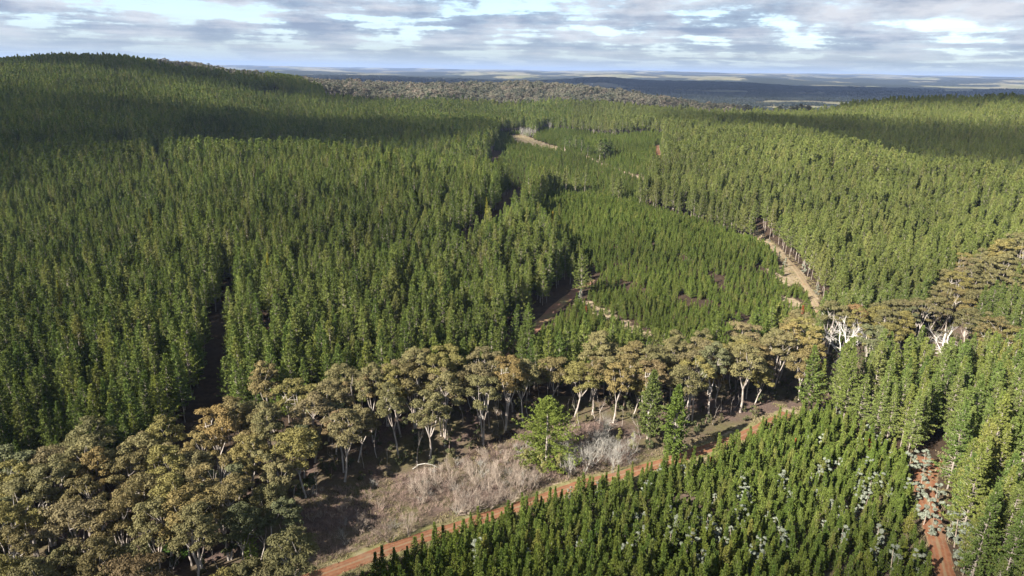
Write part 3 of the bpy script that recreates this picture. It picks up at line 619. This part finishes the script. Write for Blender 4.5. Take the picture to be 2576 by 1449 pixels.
track('dirt_track', TRACK4, 4.2, M_tan, .16, 'pale straw coloured track below a row of tall trunks', 5)
track('dirt_track', TRACK5, 4.2, M_tan, .16, 'distant pale track crossing the young plantation', 6)
track('dirt_track', TRACK6, 6.0, M_red, .16, 'short distant red track beside the ridge pines', 7)

# ------------------------------------------------------------------ mature pines
hsc = sc_field(px, py, 70); hsc *= 1+.25*(linedist(TRACK4, px, py) < 60)*0
SMALLGRP = {}
lk = lightk; sel, su, sv = split(px, py, 25*hsc, 300, 1)
D = np.hypot(px, py)
def pine_label(u, v, x, y, light, t):
    tone = ['dark green', 'mid green', 'olive green'][t]
    if light:
        if v > 1250: return 'tall pine with thin crown in the lower right corner stand, %s' % tone
        if u > 2340: return 'tall pale pine right of the red track, %s' % tone
        return 'slim sunlit pine with pale trunk above the red track, %s' % tone
    if u < 280: return 'mature pine at the far left above the gum trees, %s' % tone
    if u < 545: return 'mature pine left of the dark gully gap, %s' % tone
    if u < 900: return 'mature pine just right of the dark gully gap, %s' % tone
    if u < 1500: return 'mature pine beside the shaded brown track, %s' % tone
    return 'mature pine behind the dead white gums at right, %s' % tone
TONE = [(.85, .92, .9), (1, 1, 1), (1.15, 1.06, .95)]
for i in np.flatnonzero(sel):
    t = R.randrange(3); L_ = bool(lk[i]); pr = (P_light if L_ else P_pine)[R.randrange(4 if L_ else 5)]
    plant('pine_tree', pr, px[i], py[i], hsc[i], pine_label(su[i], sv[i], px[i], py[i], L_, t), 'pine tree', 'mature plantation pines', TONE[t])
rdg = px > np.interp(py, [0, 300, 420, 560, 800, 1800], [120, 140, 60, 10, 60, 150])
a = ~sel & ~lk & (D < 620) & rdg; stuff('pine_plantation', px[a], py[a], P_ridge, hsc[a], 'mature pine stand coloured as sunlit, rising right of the pale track', 'pine plantation', 11)
a = ~sel & ~lk & (D >= 620) & rdg; stuff('pine_plantation', px[a], py[a], P_ridgelo, hsc[a], 'distant pine plantation on the right ridge, coloured yellowish green as sunlit', 'pine plantation', 12)
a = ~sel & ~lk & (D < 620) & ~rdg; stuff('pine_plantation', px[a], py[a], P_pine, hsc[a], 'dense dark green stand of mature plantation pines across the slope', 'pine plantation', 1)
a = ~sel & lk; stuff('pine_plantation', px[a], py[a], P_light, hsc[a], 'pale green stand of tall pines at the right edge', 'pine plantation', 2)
a = ~sel & ~lk & (D >= 620) & ~rdg; stuff('pine_plantation', px[a], py[a], P_pinelo, hsc[a], 'distant pine plantation covering the far hills and ridge', 'pine plantation', 3)

# ------------------------------------------------------------------ young pines
ysc = yh*sc_field(yx, yy, 71, .70, 1.2); sel, su, sv = split(yx, yy, 7*ysc, 300, 2)
for i in np.flatnonzero(sel):
    t = R.randrange(3); z = 'left of foreground stand' if su[i] < 1450 else 'middle of foreground stand' if su[i] < 1900 else 'foreground stand beside red track'
    zz = 'near the bottom edge' if sv[i] > 1400 else 'a little farther in'
    plant('young_pine_tree', P_young[R.randrange(5)], yx[i], yy[i], ysc[i], '%s young pine, %s, %s' % (['deep green', 'bright green', 'yellowish green'][t], z, zz),
          'young pine', 'young pines in the foreground stand', TONE[t], wid=R.uniform(.85, 1.2))
a = ~sel; stuff('young_pine_plantation', yx[a], yy[a], P_young, ysc[a], 'young pine plantation of short bright green trees in even rows', 'young pine plantation', 4)
ROWW = ['leftmost', 'second from left', 'third from left', 'fourth from left', 'fifth from left', 'sixth from left', 'seventh from left', 'eighth from left', 'ninth from left', 'tenth from left', 'eleventh from left', 'twelfth from left']
def uniq(items, fmt):
    """items: list of (base label, u) -> labels made distinct by their order across the picture"""
    by = {}
    for k, (b, u) in enumerate(items): by.setdefault(b, []).append((u, k))
    out = [None]*len(items)
    for b, l in by.items():
        l.sort(); n = len(l)
        for r_, (u, k) in enumerate(l):
            out[k] = b if n == 1 else b+', '+('leftmost' if r_ == 0 else 'rightmost' if r_ == n-1 else ROWW[r_] if r_ < 12 else '%dth from left' % (r_+1))
    return out

# ------------------------------------------------------------------ gum trees of the creek belt
bx, by = grid(bbox(BELT), 9.4, .36, 11); k = inside(BELT, bx, by) & sector(bx, by, .05) & ~on_track(bx, by) & ~inside(WEDGE, bx, by) & (linedist(TRACK1, bx, by) > 7)
SPOTS = np.array([hit([(2102,912)])[0], hit([(2402,935)])[0], hit([(2285,925)])[0], hit([(2366,862)])[0], hit([(1372,1190)])[0], hit([(1688,1166)])[0], hit([(1628,1112)])[0]])
for q in SPOTS: k &= np.hypot(bx-q[0], by-q[1]) > 5
for q in SPOTS[:4]:
    dq = np.hypot(*q); t_ = (bx*q[0]+by*q[1])/dq; lat = np.abs(bx*q[1]-by*q[0])/dq; k &= ~((t_ < dq+3) & (t_ > dq-62) & (lat < 9))
for q in hit([(1375, 1110)]): k &= np.hypot(bx-q[0], by-q[1]) > 13
bx, by = bx[k], by[k]; bs = .80+.42*fbm(bx, by, 30, 3, 80); z = terr(bx, by); bu, bv, bd = project(bx, by, z+18*bs)
order = np.argsort(np.where((bu > -60) & (bu < W0+60), bd, 1e9)); ind = order[:290]; print('gums', len(bx))
GT = [('olive', (1, 1, 1)), ('golden olive', (1.16, 1.12, .85)), ('rusty brown', (1.20, .95, .84)), ('grey green', (.78, .90, 1.0)), ('dull brown', (.95, .85, .82))]
_, fv, _ = project(bx, by, z)
edge = np.interp(bu, [0, 400, 700, 960, 1160, 1330, 1500, 1650, 1800, 1990, 2100, 2576], [1449, 1449, 1400, 1212, 1165, 1062, 1085, 1150, 1108, 1035, 1040, 965])
items = []; meta = []
for i in ind:
    t = R.choices(range(5), [7, 4, .6, 1.4, 3])[0]; f = R.randrange(6) if R.random() > .10 else 6+R.randrange(2); pr = (P_gum+P_gumthin)[f]
    form = ['tall', 'broad', 'tall narrow', 'rounded', 'forked tall', 'short', 'open', 'open'][f]
    u = bu[i]; row = 'front' if edge[i]-fv[i] < 45 else 'middle' if edge[i]-fv[i] < 130 else 'back'
    pl = ('in the lower left corner' if u < 450 else 'left of the brown scrub' if u < 800 else 'behind the brown scrub' if u < 1300 else 'behind the broad pine' if u < 1600 else 'above the red track' if u < 1990
          else 'near the dead white gums' if u < 2350 else 'at the right edge')
    items.append(('%s %s gum in %s rows %s' % (GT[t][0], form, row, pl), u)); meta.append((i, t, pr))
for (i, t, pr), lb in zip(meta, uniq(items, '')):
    u = bu[i]; flat = .92 if u > 2000 else 1.0
    plant('gum_tree', pr, bx[i], by[i], bs[i], lb, 'gum tree', 'gum trees of the creek belt', GT[t][1], wid=R.uniform(.95, 1.35)*flat)
rest = np.setdiff1d(np.arange(len(bx)), ind)
wx, wy = grid((-1100, 1350, 1100, 2200), 10.5, .42, 12); kk = knoll(wx, wy) & (fbm(wx, wy, 60, 2, 90) > .25) & ~inside(FADE, wx, wy); wx, wy = wx[kk], wy[kk]
sx_, sy_ = grid((-200, 1300, 900, 1800), 26, .45, 13); az = sx_/sy_; kk = (az > .20) & (az < .42) & (np.hypot(sx_, sy_) > 1380) & (np.hypot(sx_, sy_) < 1950); 
ax2 = np.concatenate([bx[rest], wx, sx_[kk]]); ay2 = np.concatenate([by[rest], wy, sy_[kk]]); gss = .65+.6*fbm(ax2, ay2, 40, 3, 81)
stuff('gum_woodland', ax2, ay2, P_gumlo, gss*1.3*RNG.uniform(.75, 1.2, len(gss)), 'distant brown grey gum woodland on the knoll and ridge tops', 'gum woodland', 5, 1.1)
# slender young gums and poles under the crowns, scrub and grass
ux, uy = grid(bbox(BELT), 5.2, .4, 14); k = inside(BELT, ux, uy) & sector(ux, uy, .05) & (np.hypot(ux, uy) < 650) & ~on_track(ux, uy) & (linedist(TRACK1, ux, uy) > 6); ux, uy = ux[k], uy[k]
h_ = RNG.random(len(ux)) < .33; stuff('thin_gum_trunks', ux[h_], uy[h_], P_pole, RNG.uniform(.55, .95, h_.sum()), 'thin pale bare trunks standing under the gum crowns', 'saplings', 6, 1.0, .08)
stuff('undergrowth', ux[~h_], uy[~h_], P_shrub, RNG.uniform(.6, 1.6, (~h_).sum()), 'dark brown green undergrowth beneath the gum trees', 'undergrowth', 7)
cx, cy = grid(bbox(SCRUB), 1.5, .45, 15); k = inside(SCRUB, cx, cy) & (linedist(TRACK1, cx, cy) > 3.6) & sector(cx, cy, .05) & (fbm(cx, cy, 9, 3, 91) > .36); cx, cy = cx[k], cy[k]
THICK = PL((1000,1235),(1180,1150),(1400,1100),(1570,1110),(1600,1170),(1450,1212),(1275,1285),(1150,1312),(1040,1268))
hx, hy = grid(bbox(THICK), 2.3, .45, 25); kh = inside(THICK, hx, hy) & (fbm(hx, hy, 8, 3, 96) > .41) & (linedist(TRACK1, hx, hy) > 4.5); hx, hy = hx[kh], hy[kh]
hb, hc = grid(bbox(SCRUB), 4.6, .45, 28); kh = inside(SCRUB, hb, hc) & sector(hb, hc, .05) & (linedist(TRACK1, hb, hc) > 5) & (fbm(hb, hc, 14, 3, 98) > .42); hx, hy = np.concatenate([hx, hb[kh]]), np.concatenate([hy, hc[kh]])
stuff('twiggy_thicket', hx, hy, P_thick, RNG.uniform(.40, 1.35, len(hx)), 'pinkish grey leafless thicket massed in the middle of the clearing', 'thicket', 18)
stuff('brown_scrub', cx, cy, P_scrub, RNG.uniform(.45, 1.5, len(cx)), 'low brown leafless scrub covering the open clearing', 'scrub', 8)
tx, ty = [], []
for ln, w, d_ in ((TRACK1, 6.5, 1.1), (TRACK4, 6, 1.6), (TRACK2, 6, 1.6), (TRACK5, 12, 3.5)):
    a, b = grid((ln[:, 0].min()-8, ln[:, 1].min()-8, ln[:, 0].max()+8, ln[:, 1].max()+8), d_, .45, 16); dd = linedist(ln, a, b); k = (dd > 2.4) & (dd < w) & (fbm(a, b, 6, 2, 92) > .45) & sector(a, b, .1); tx.append(a[k]); ty.append(b[k])
for p in BARE+[CLEAR]:
    a, b = grid(bbox(p), 2.2, .45, 17); k = inside(p, a, b) & (RNG.random(len(a)) < .6); tx.append(a[k]); ty.append(b[k])
a, b = grid(bbox(SCRUB), 2.0, .45, 18); k = inside(SCRUB, a, b) & (fbm(a, b, 22, 3, 93) > .50) & sector(a, b, .05) & (linedist(TRACK1, a, b) > 3.5); tx.append(a[k]); ty.append(b[k])
tx, ty = np.concatenate(tx), np.concatenate(ty); stuff('dry_grass', tx, ty, P_grass, RNG.uniform(.6, 1.5, len(tx)), 'tufts of straw coloured grass along tracks and clearings', 'grass', 9)

# ------------------------------------------------------------------ single plants one can point to
def at_px(u, v, h=0): q = hit([(u, v, h)])[0]; return float(q[0]), float(q[1])
def place(items, name, protos, cat, group, fmt=None, color=None, wid=1.0, part=None):
    labs = uniq([(it[3], it[0]) for it in items], '')
    for it, lb in zip(items, labs):
        x, y = at_px(it[0], it[1]); plant(name, protos[R.randrange(len(protos))], x, y, it[2], lb, cat, group, color if len(it) < 5 else it[4], wid=wid*R.uniform(.9, 1.1))
plant('broad_pine_tree', P_bigpine, *at_px(1374, 1178), 1.0, 'broad light green pine standing alone in the brown scrub', 'pine tree', color=(1.25, 1.15, .95), rz=.4, wid=1.2)
x, y = at_px(1690, 1166); plant('column_pine_tree', P_tallpine, x, y, 1.0, 'tall dark green pine with a pale broken limb, front of the gums', 'pine tree', color=(.95, 1.0, .85), rz=1.0)
x, y = at_px(1628, 1108); plant('column_pine_tree', P_tallpine, x, y, .95, 'tall blue green pine among gums, left of the other column pine', 'pine tree', color=(1.05, 1.0, 1.2), rz=2.6)
x, y = at_px(636, 1440); plant('young_pine_tree', P_pine[2], x, y, .62, 'bright green slender pine among gums at lower left', 'pine tree', color=(1.4, 1.5, 1.2))
x, y = at_px(450, 1420); plant('evergreen_bush', P_shrub[2], x, y, 2.0, 'rounded dark green bush between gums at lower left', 'bush', color=(.8, 1.5, .6))
place([(1322,1196,1.0,'yellow green wattle in front of the broad pine'),(1362,1206,1.1,'yellow green wattle in front of the broad pine'),(1408,1200,1.05,'yellow green wattle in front of the broad pine'),
       (1555,1120,.7,'small yellow wattle below the gum trees'),(1590,1135,.8,'small yellow wattle below the gum trees'),(1452,1075,.6,'small yellow wattle behind the broad pine')], 'yellow_wattle', P_yellow, 'wattle tree', 'yellow wattles', wid=.75)
place([(2102,916,1.5,'bleached white dead gum with spreading limbs'),(2402,938,1.45,'bleached white dead gum with upright fork, right'),(2288,928,.9,'smaller dead gum with bare white limbs'),(2262,935,.7,'fallen leaning dead gum with grey limbs'),
       (20,1449,1.15,'tall bare grey gum at the left frame edge'),(62,1330,.75,'bare white gum at the left frame edge, farther back')], 'dead_gum', P_deadgum, 'dead tree', 'dead gum trees')
# broken stump trunk
T = Acc(); T.add(tube([(0,0,-.3),(.1,0,4),(.0,.1,9.5),(.15,.1,10.6)], [.55,.45,.36,.05], 7)); me = T.mesh('stump', [M_dbark]); x, y = at_px(2366, 895); o = link('broken_dead_tree', me); o.location = (x, y, float(terr(np.array([x]), np.array([y]))[0])); tag(o, 'broken pale dead trunk without limbs among right hand gums', 'dead trunk')
T = Acc(); T.add(tube([(-6,0,.1),(-3.5,.3,2.2),(-.5,0,3.1),(2.5,-.2,2.7),(5,0,1.6),(6.5,.2,.2)], [.28,.25,.21,.17,.12,.05], 6)); T.add(tube([(0,0,3.0),(1.5,1,2.9),(3,2,2.0)], [.14,.09,.03], 4)); T.add(tube([(2.5,-.2,2.7),(4,-1.2,2.9),(5.2,-2,2.2)], [.1,.07,.03], 4))
x, y = at_px(1072, 1188); o = link('fallen_branch', T.mesh('fallen_branch', [M_twigp])); o.location = (x, y, float(terr(np.array([x]), np.array([y]))[0])); o.scale = (.7, .7, .7); tag(o, 'pale grey fallen trunk arching over the edge of the scrub', 'fallen branch')
B1 = [(980,1368,1.05),(1026,1352,1.0),(905,1330,.7),(870,1290,.6)]
B2 = [(1046,1240,.95),(1072,1252,1.1),(1105,1235,.9),(1060,1215,.8),(1140,1225,.9),(1150,1296,1.1),(1175,1300,1.15),(1205,1298,1.1),(1232,1290,1.0),(1260,1265,.9),(1280,1275,1.0),(1170,1245,.9),(1200,1230,1.0),(1225,1245,1.0),(1255,1225,1.0),
      (1285,1232,1.05),(1310,1248,1.0),(1335,1240,.9),(1350,1225,.85),(1240,1195,.9),(1215,1175,.8),(1270,1170,.8),(1300,1200,.8),(1130,1190,.7),(1185,1195,.8)]
B3 = [(1432,1205,1.0),(1450,1190,1.15),(1468,1195,1.2),(1484,1180,1.1),(1505,1150,1.0),(1520,1165,1.0),(1540,1190,1.1),(1558,1180,1.0),(1500,1120,1.1),(1525,1110,1.0),(1575,1165,.9)]
place([(*b, 'small leafless tree on its own beside the red track') for b in B1]+[(*b, 'pale leafless tree in the scrub thicket left of the wattles') for b in B2], 'bare_tree', P_bare, 'bare tree', 'leafless trees in the scrub')
place([(*b, 'grey white leafless tree right of the broad pine') for b in B3], 'bare_tree', P_bareS, 'bare tree', 'leafless trees in the scrub')
WT = [(765,670,1.1),(695,800,1.1),(915,770,1.1),(980,800,1.1),(880,810,.9),(950,790,1),(1010,815,.9),(1050,840,.9),(1130,950,1.5),(1205,920,1.3),(1200,960,1.1),(495,1020,1.2),(480,1045,1),(700,970,1.3),(680,990,1.1),(880,990,1),(970,1030,1.2),(935,1050,1.1),(870,1060,1.2),(885,1090,1.1),
      (1020,1080,1.1),(1130,1070,1.2),(1180,1050,1.2),(910,1110,1.2),(305,1090,1.3),(315,1110,1),(275,1190,1.2),(255,1200,.9),(660,1090,.9),(730,1150,1.1),(865,1160,.9),(530,1090,.9),(1210,1180,1.4),(1270,1090,1.2),(1250,1230,1.2),(1365,1290,1.6),(1400,1370,1.6),(1420,1310,1.2),
      (970,1300,1.2),(790,1310,1.2),(800,1340,1),(480,1320,1.2),(380,1350,1.1),(340,1410,1.2),(385,1420,1.2),(40,1370,1.3),(130,1290,1.1),(40,1290,1),(80,1420,1.1),(1045,1420,1.3),(1165,1430,1.2),(1410,1425,1.4),(200,1330,1),(30,1210,1),(120,1220,1),(415,1190,.9),(790,1180,.9),(625,1020,.9),
      (1340,1140,1),(690,640,.8),(630,660,.8),(700,1240,.8),(1330,1260,1.1),(1390,1330,1.2),(460,1240,.9),(170,1280,.9)]
W2 = [(1480,1220,1),(1510,1290,1.1),(1490,1300,.9),(1330,1270,.9),(1430,1400,1.2),(1680,1260,1.2),(1650,1320,1.2),(1700,1240,1),(680,1380,1.2),(690,1410,1.1),(1560,1350,1),(940,1400,.9),(1200,1350,.9)]
wit = []
for (a, b, s_) in [(1717+a/2, 724+b/2, s_) for a, b, s_ in WT]+[(859+a/2, 724+b/2, s_) for a, b, s_ in W2]:
    z = 'beside the right hand red track' if a > 2270 else 'near the apex of the young stand' if b < 1140 else 'in the right half of the young pines' if a > 2050 else 'in the middle of the young pines' if a > 1750 else 'in the left half of the young pines'
    wit.append((a, min(b+12, 1470), s_, ('larger ' if s_ >= 1.2 else '')+'silver grey wattle '+z))
wit += [(1890+i*14, 575+i*16, .9, 'silver grey wattle at the foot of the tall trunk row') for i in range(7)]+[(2020,690,1.2,'silver grey wattle beside the pale track'),(2055,745,1,'silver grey wattle beside the pale track'),(1460,760,1.1,'silver grey wattle beside the shaded brown track')]
for _ in range(45):
    qx, qy = R.uniform(-20, 130), R.uniform(125, 210)
    if not inside(YG, np.array([qx]), np.array([qy]))[0] or on_track(np.array([qx]), np.array([qy]))[0]: continue
    a, b, _d = project(np.array([qx]), np.array([qy]), terr(np.array([qx]), np.array([qy]))); a, b = float(a[0]), float(b[0])
    if a > 2500 or b > 1470: continue
    wit.append((a, b, R.uniform(.7, 1.0), 'silver grey wattle '+('in the right half of the young pines' if a > 2050 else 'in the middle of the young pines' if a > 1750 else 'in the left half of the young pines')))
place(wit, 'silver_wattle', P_wattle, 'wattle bush', 'silver wattles')
place([(1780,1200,.95,'rust red dead young pine in the left of the young stand'),(2180,1153,.9,'rust red dead young pine near the apex of the stand'),(1997,1133,.6,'small rust red dead young pine below the gums'),(2016,800,.9,'small rust red dead pine beside the pale upper track'),(1473,790,.6,'small rust red dead pine near the shaded track')],
      'dead_young_pine', [Proto('dead_pine', None, None, M_dead, M_dead) if False else pine('dead_pine', 230, 7, 1.2, .03, .5, 2.0, .7, M_pbark, M_dead, up0=1.7, up1=.8, nb=5)], 'dead pine', None)
yp = pine('yellow_topped_pine', 231, 26, 2.6, .45, .7, 1.8, .95, M_pbark, M_pine)
place([(390,640,1.05,'yellow needled pine in the left plantation'),(172,850,1.0,'yellow needled pine in the left plantation'),(1385,640,1.0,'yellow needled pine near the edge of the middle plantation'),(1225,600,1.0,'yellow needled pine near the edge of the middle plantation'),(682,770,1.0,'yellow needled pine beside the small notch in the forest')],
      'yellow_pine_tree', [yp], 'pine tree', None, color=(1.9, 1.35, .8), wid=.55)
# dark pines and bare trees around the distant clearing
place([(1432,384,.85,'dark rounded pine at the bend of the distant track'),(1447,388,.85,'dark rounded pine at the bend of the distant track'),(1420,380,.75,'dark rounded pine at the bend of the distant track'),(1462,392,.8,'dark rounded pine at the bend of the distant track'),
       (1478,398,.75,'dark rounded pine at the bend of the distant track'),(1508,410,1.0,'dark round pine standing on the distant track'),(1520,406,1.0,'dark round pine standing on the distant track'),(1530,396,.8,'dark round pine standing on the distant track')],
      'pine_tree', P_pinelo, 'pine tree', 'round pines by the distant track', color=(.75, .85, .9), wid=2.0)
place([(1311+4*i, 342+(i % 3)*2, 1.4, 'grey leafless tree beside the distant straw clearing') for i in range(8)]+[(1385,333,1.8,'pale leafless poplar at the edge of distant pines')], 'bare_tree', P_bareS, 'bare tree', 'distant leafless trees', wid=.9)
place([(1152+5*i, 268, 1.9+.3*(i % 2), 'pale leafless poplar before the woodland knoll') for i in range(6)], 'bare_tree', P_bareS, 'bare tree', 'distant leafless poplars', wid=.8)

its = []
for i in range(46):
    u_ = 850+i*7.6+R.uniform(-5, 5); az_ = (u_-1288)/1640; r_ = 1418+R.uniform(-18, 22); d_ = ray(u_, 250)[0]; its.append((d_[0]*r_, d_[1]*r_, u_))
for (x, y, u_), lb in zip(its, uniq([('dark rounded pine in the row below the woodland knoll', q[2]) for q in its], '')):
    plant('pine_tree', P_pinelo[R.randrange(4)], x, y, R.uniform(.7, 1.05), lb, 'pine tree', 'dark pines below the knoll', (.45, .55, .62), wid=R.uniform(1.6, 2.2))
# ------------------------------------------------------------------ farmland beyond: scattered tree clumps, farmhouses
fx2, fy2 = grid((-3500, 1900, 5200, 6000), 36, .5, 19); fr = np.hypot(fx2, fy2); k = sector(fx2, fy2, .0) & (fr > 2050) & (fr < 6200) & (wood(fx2, fy2)+.12*(fbm(fx2, fy2, 90, 2, 95)-.5) > .49)
f3, f4 = grid((-6000, 5000, 9000, 11000), 95, .5, 20); fr = np.hypot(f3, f4); k3 = sector(f3, f4, .0) & (fr > 6200) & (fr < 11000) & (wood(f3, f4) > .49)
f5, f6 = grid((250, 1350, 2400, 3900), 30, .5, 27); fr = np.hypot(f5, f6); a5 = f5/f6; k5 = (a5 > .16) & (a5 < .56) & (fr > 1620) & (fr < 4200) & (fbm(f5, f6*1.8, 150, 3, 97) > .555)
fx2 = np.concatenate([fx2[k], f5[k5]]); fy2 = np.concatenate([fy2[k], f6[k5]]); k = np.ones(len(fx2), bool)
sxx = np.concatenate([fx2, f3[k3]]); syy = np.concatenate([fy2, f4[k3]]); sss = np.concatenate([RNG.uniform(.8, 1.3, k.sum()), RNG.uniform(1.1, 1.8, k3.sum())]); print('clumps', len(sxx))
stuff('distant_woods', sxx, syy, P_far, sss, 'blue hazy woods and tree lines scattered over the far plain', 'distant woods', 10, 1.15, .02)
M_wall = dirt('painted_wall', (.72, .70, .66), (.80, .79, .76), (.7, .68, .62), (.7, .9)); M_roof = dirt('iron_roof', (.60, .60, .60), (.72, .72, .71), (.5, .42, .38), (.7, .9)); M_win = dirt('window_glass', (.05, .06, .08), (.07, .08, .1), (.05, .06, .07))
def box(x0, y0, z0, x1, y1, z1):
    V = np.array([(x, y, z) for z in (z0, z1) for y in (y0, y1) for x in (x0, x1)], float); return V, np.array([(0, 2, 3, 1), (4, 5, 7, 6), (0, 1, 5, 4), (2, 6, 7, 3), (0, 4, 6, 2), (1, 3, 7, 5)])
def farmhouse(u, v, label):
    x, y = at_px(u, v); e = bpy.data.objects.new('farmhouse', None); COL.objects.link(e); e.location = (x, y, float(terr(np.array([x]), np.array([y]))[0])); e.rotation_euler[2] = .3; tag(e, label, 'farmhouse', 'farmhouses on the plain')
    a = Acc(); a.add(box(-11, -5, 0, 11, 5, 3.4)); link('wall', a.mesh('wall', [M_wall]), e)
    r_ = Acc(); V = np.array([(-11.6, -5.8, 3.41), (11.6, -5.8, 3.41), (11.6, 5.8, 3.41), (-11.6, 5.8, 3.41), (-8, 0, 6.2), (8, 0, 6.2), (8, 0, 6.2), (-8, 0, 6.2)]); r_.add((V, np.array([(0, 1, 5, 4), (2, 3, 7, 6), (3, 0, 4, 7), (1, 2, 6, 5), (0, 3, 2, 1)]))); link('roof', r_.mesh('roof', [M_roof]), e)
    for wx_ in (-7, -2.5, 6): w = Acc(); w.add(box(wx_, -5.06, 1.0, wx_+1.8, -5.0, 2.4)); link('window', w.mesh('window', [M_win]), e)
    d_ = Acc(); d_.add(box(2, -5.06, 0, 3.1, -5.0, 2.2)); link('door', d_.mesh('door', [M_roof]), e)
farmhouse(1489, 212, 'small white farmhouse on the plain, right of the two'); farmhouse(1409, 211, 'small white farmhouse on the plain, nearer the woodland knoll')

# ------------------------------------------------------------------ clouds that shade the slopes, haze
def cloud_material(top=.50):
    k = NT('cloud_vapour'); tc = k.n('ShaderNodeTexCoord'); O = tc.outputs['Object']; geo = k.n('ShaderNodeNewGeometry')
    ln = k.n('ShaderNodeVectorMath', operation='LENGTH'); mp = k.n('ShaderNodeMapping'); mp.inputs['Scale'].default_value = (1, 1, 0); k.L.new(O, mp.inputs[0]); k.L.new(mp.outputs[0], ln.inputs[0])
    ns = k.noise(geo.outputs['Position'], .0035, 5, .6); a = k.math('ADD', k.math('SUBTRACT', 1.0, ln.outputs['Value']), k.math('MULTIPLY', k.math('SUBTRACT', ns, .5), .9))
    al = k.ramp(a, [(.10, 0.), (.50, top)])
    k.b.inputs['Base Color'].default_value = (.9, .9, .92, 1); k.b.inputs['Roughness'].default_value = 1.0; k.L.new(al, k.b.inputs['Alpha']); return k.m
M_cloud = cloud_material(); M_sheet = cloud_material(.86)
def cloud(cx, cy, rx, ry, rot, H, label, zg=20, mt=None):
    f = (H-zg)/SUN_TO.z; x, y = cx+SUN_TO.x*f, cy+SUN_TO.y*f; n1, n2 = 24, 48; V = []
    for i in range(n1+1):
        ph = math.pi*i/n1
        for j in range(n2):
            th = 2*math.pi*j/n2; dx, dy, dz = math.sin(ph)*math.cos(th), math.sin(ph)*math.sin(th), math.cos(ph)
            lump = 1+.25*(float(vnoise(np.array([dx*5+cx]), np.array([dy*5+cy]), 4)[0])-.5); V.append((dx*lump, dy*lump, dz*(1.0 if dz > 0 else .35)*lump))
    Fq = [(i*n2+j, i*n2+(j+1) % n2, (i+1)*n2+(j+1) % n2, (i+1)*n2+j) for i in range(n1) for j in range(n2)]
    o = link('cloud', add_mesh('cloud', np.array(V), [np.array(Fq)], [mt or M_cloud], smooth=True)); o.location = (x, y, H); o.scale = (rx, ry, min(rx, ry)*.22); o.rotation_euler[2] = math.radians(rot); tag(o, label, 'cloud', kind='stuff')
cloud(-490, 560, 300, 150, 35, 1000, 'low cloud shading the near left slope')
cloud(-600, 800, 560, 290, 14, 1000, 'low cloud shading the left slope')
cloud(-210, 960, 330, 190, -12, 1000, 'low cloud shading the middle slope')
cloud(-620, 1400, 480, 130, 0, 1000, 'low cloud shading the left hill top')
cloud(510, 930, 480, 200, -58, 1000, 'low cloud shading the gully behind the right ridge')
cloud(900, 1300, 620, 210, -35, 1000, 'low cloud shading the right hill')
cloud(860, 1480, 600, 300, -20, 1000, 'low cloud shading the right hill top')
cloud(90, 60, 330, 115, 0, 900, 'low cloud shading the foreground pines', 5)
cloud(1800, 7600, 9500, 3800, 8, 1900, 'broad cloud sheet shading the far plain', -20, M_sheet)
HZ = box(-47000, -4000, float(fz.min())-1.5, 47000, 47000, max(float(fz.max())+36, 158.0)); hm = bpy.data.materials.new('haze_air'); hm.use_nodes = True; t = hm.node_tree; t.nodes.clear()
ou = t.nodes.new('ShaderNodeOutputMaterial'); pv = t.nodes.new('ShaderNodeVolumePrincipled'); pv.inputs['Color'].default_value = (.36, .50, .84, 1); pv.inputs['Density'].default_value = 3.0e-5; pv.inputs['Anisotropy'].default_value = 0.0
t.links.new(pv.outputs[0], ou.inputs['Volume']); tag(link('haze', add_mesh('haze', HZ[0], [HZ[1]], [hm])), 'pale blue haze over the hills and plain', kind='stuff')
print('fz', fz.min(), fz.max())
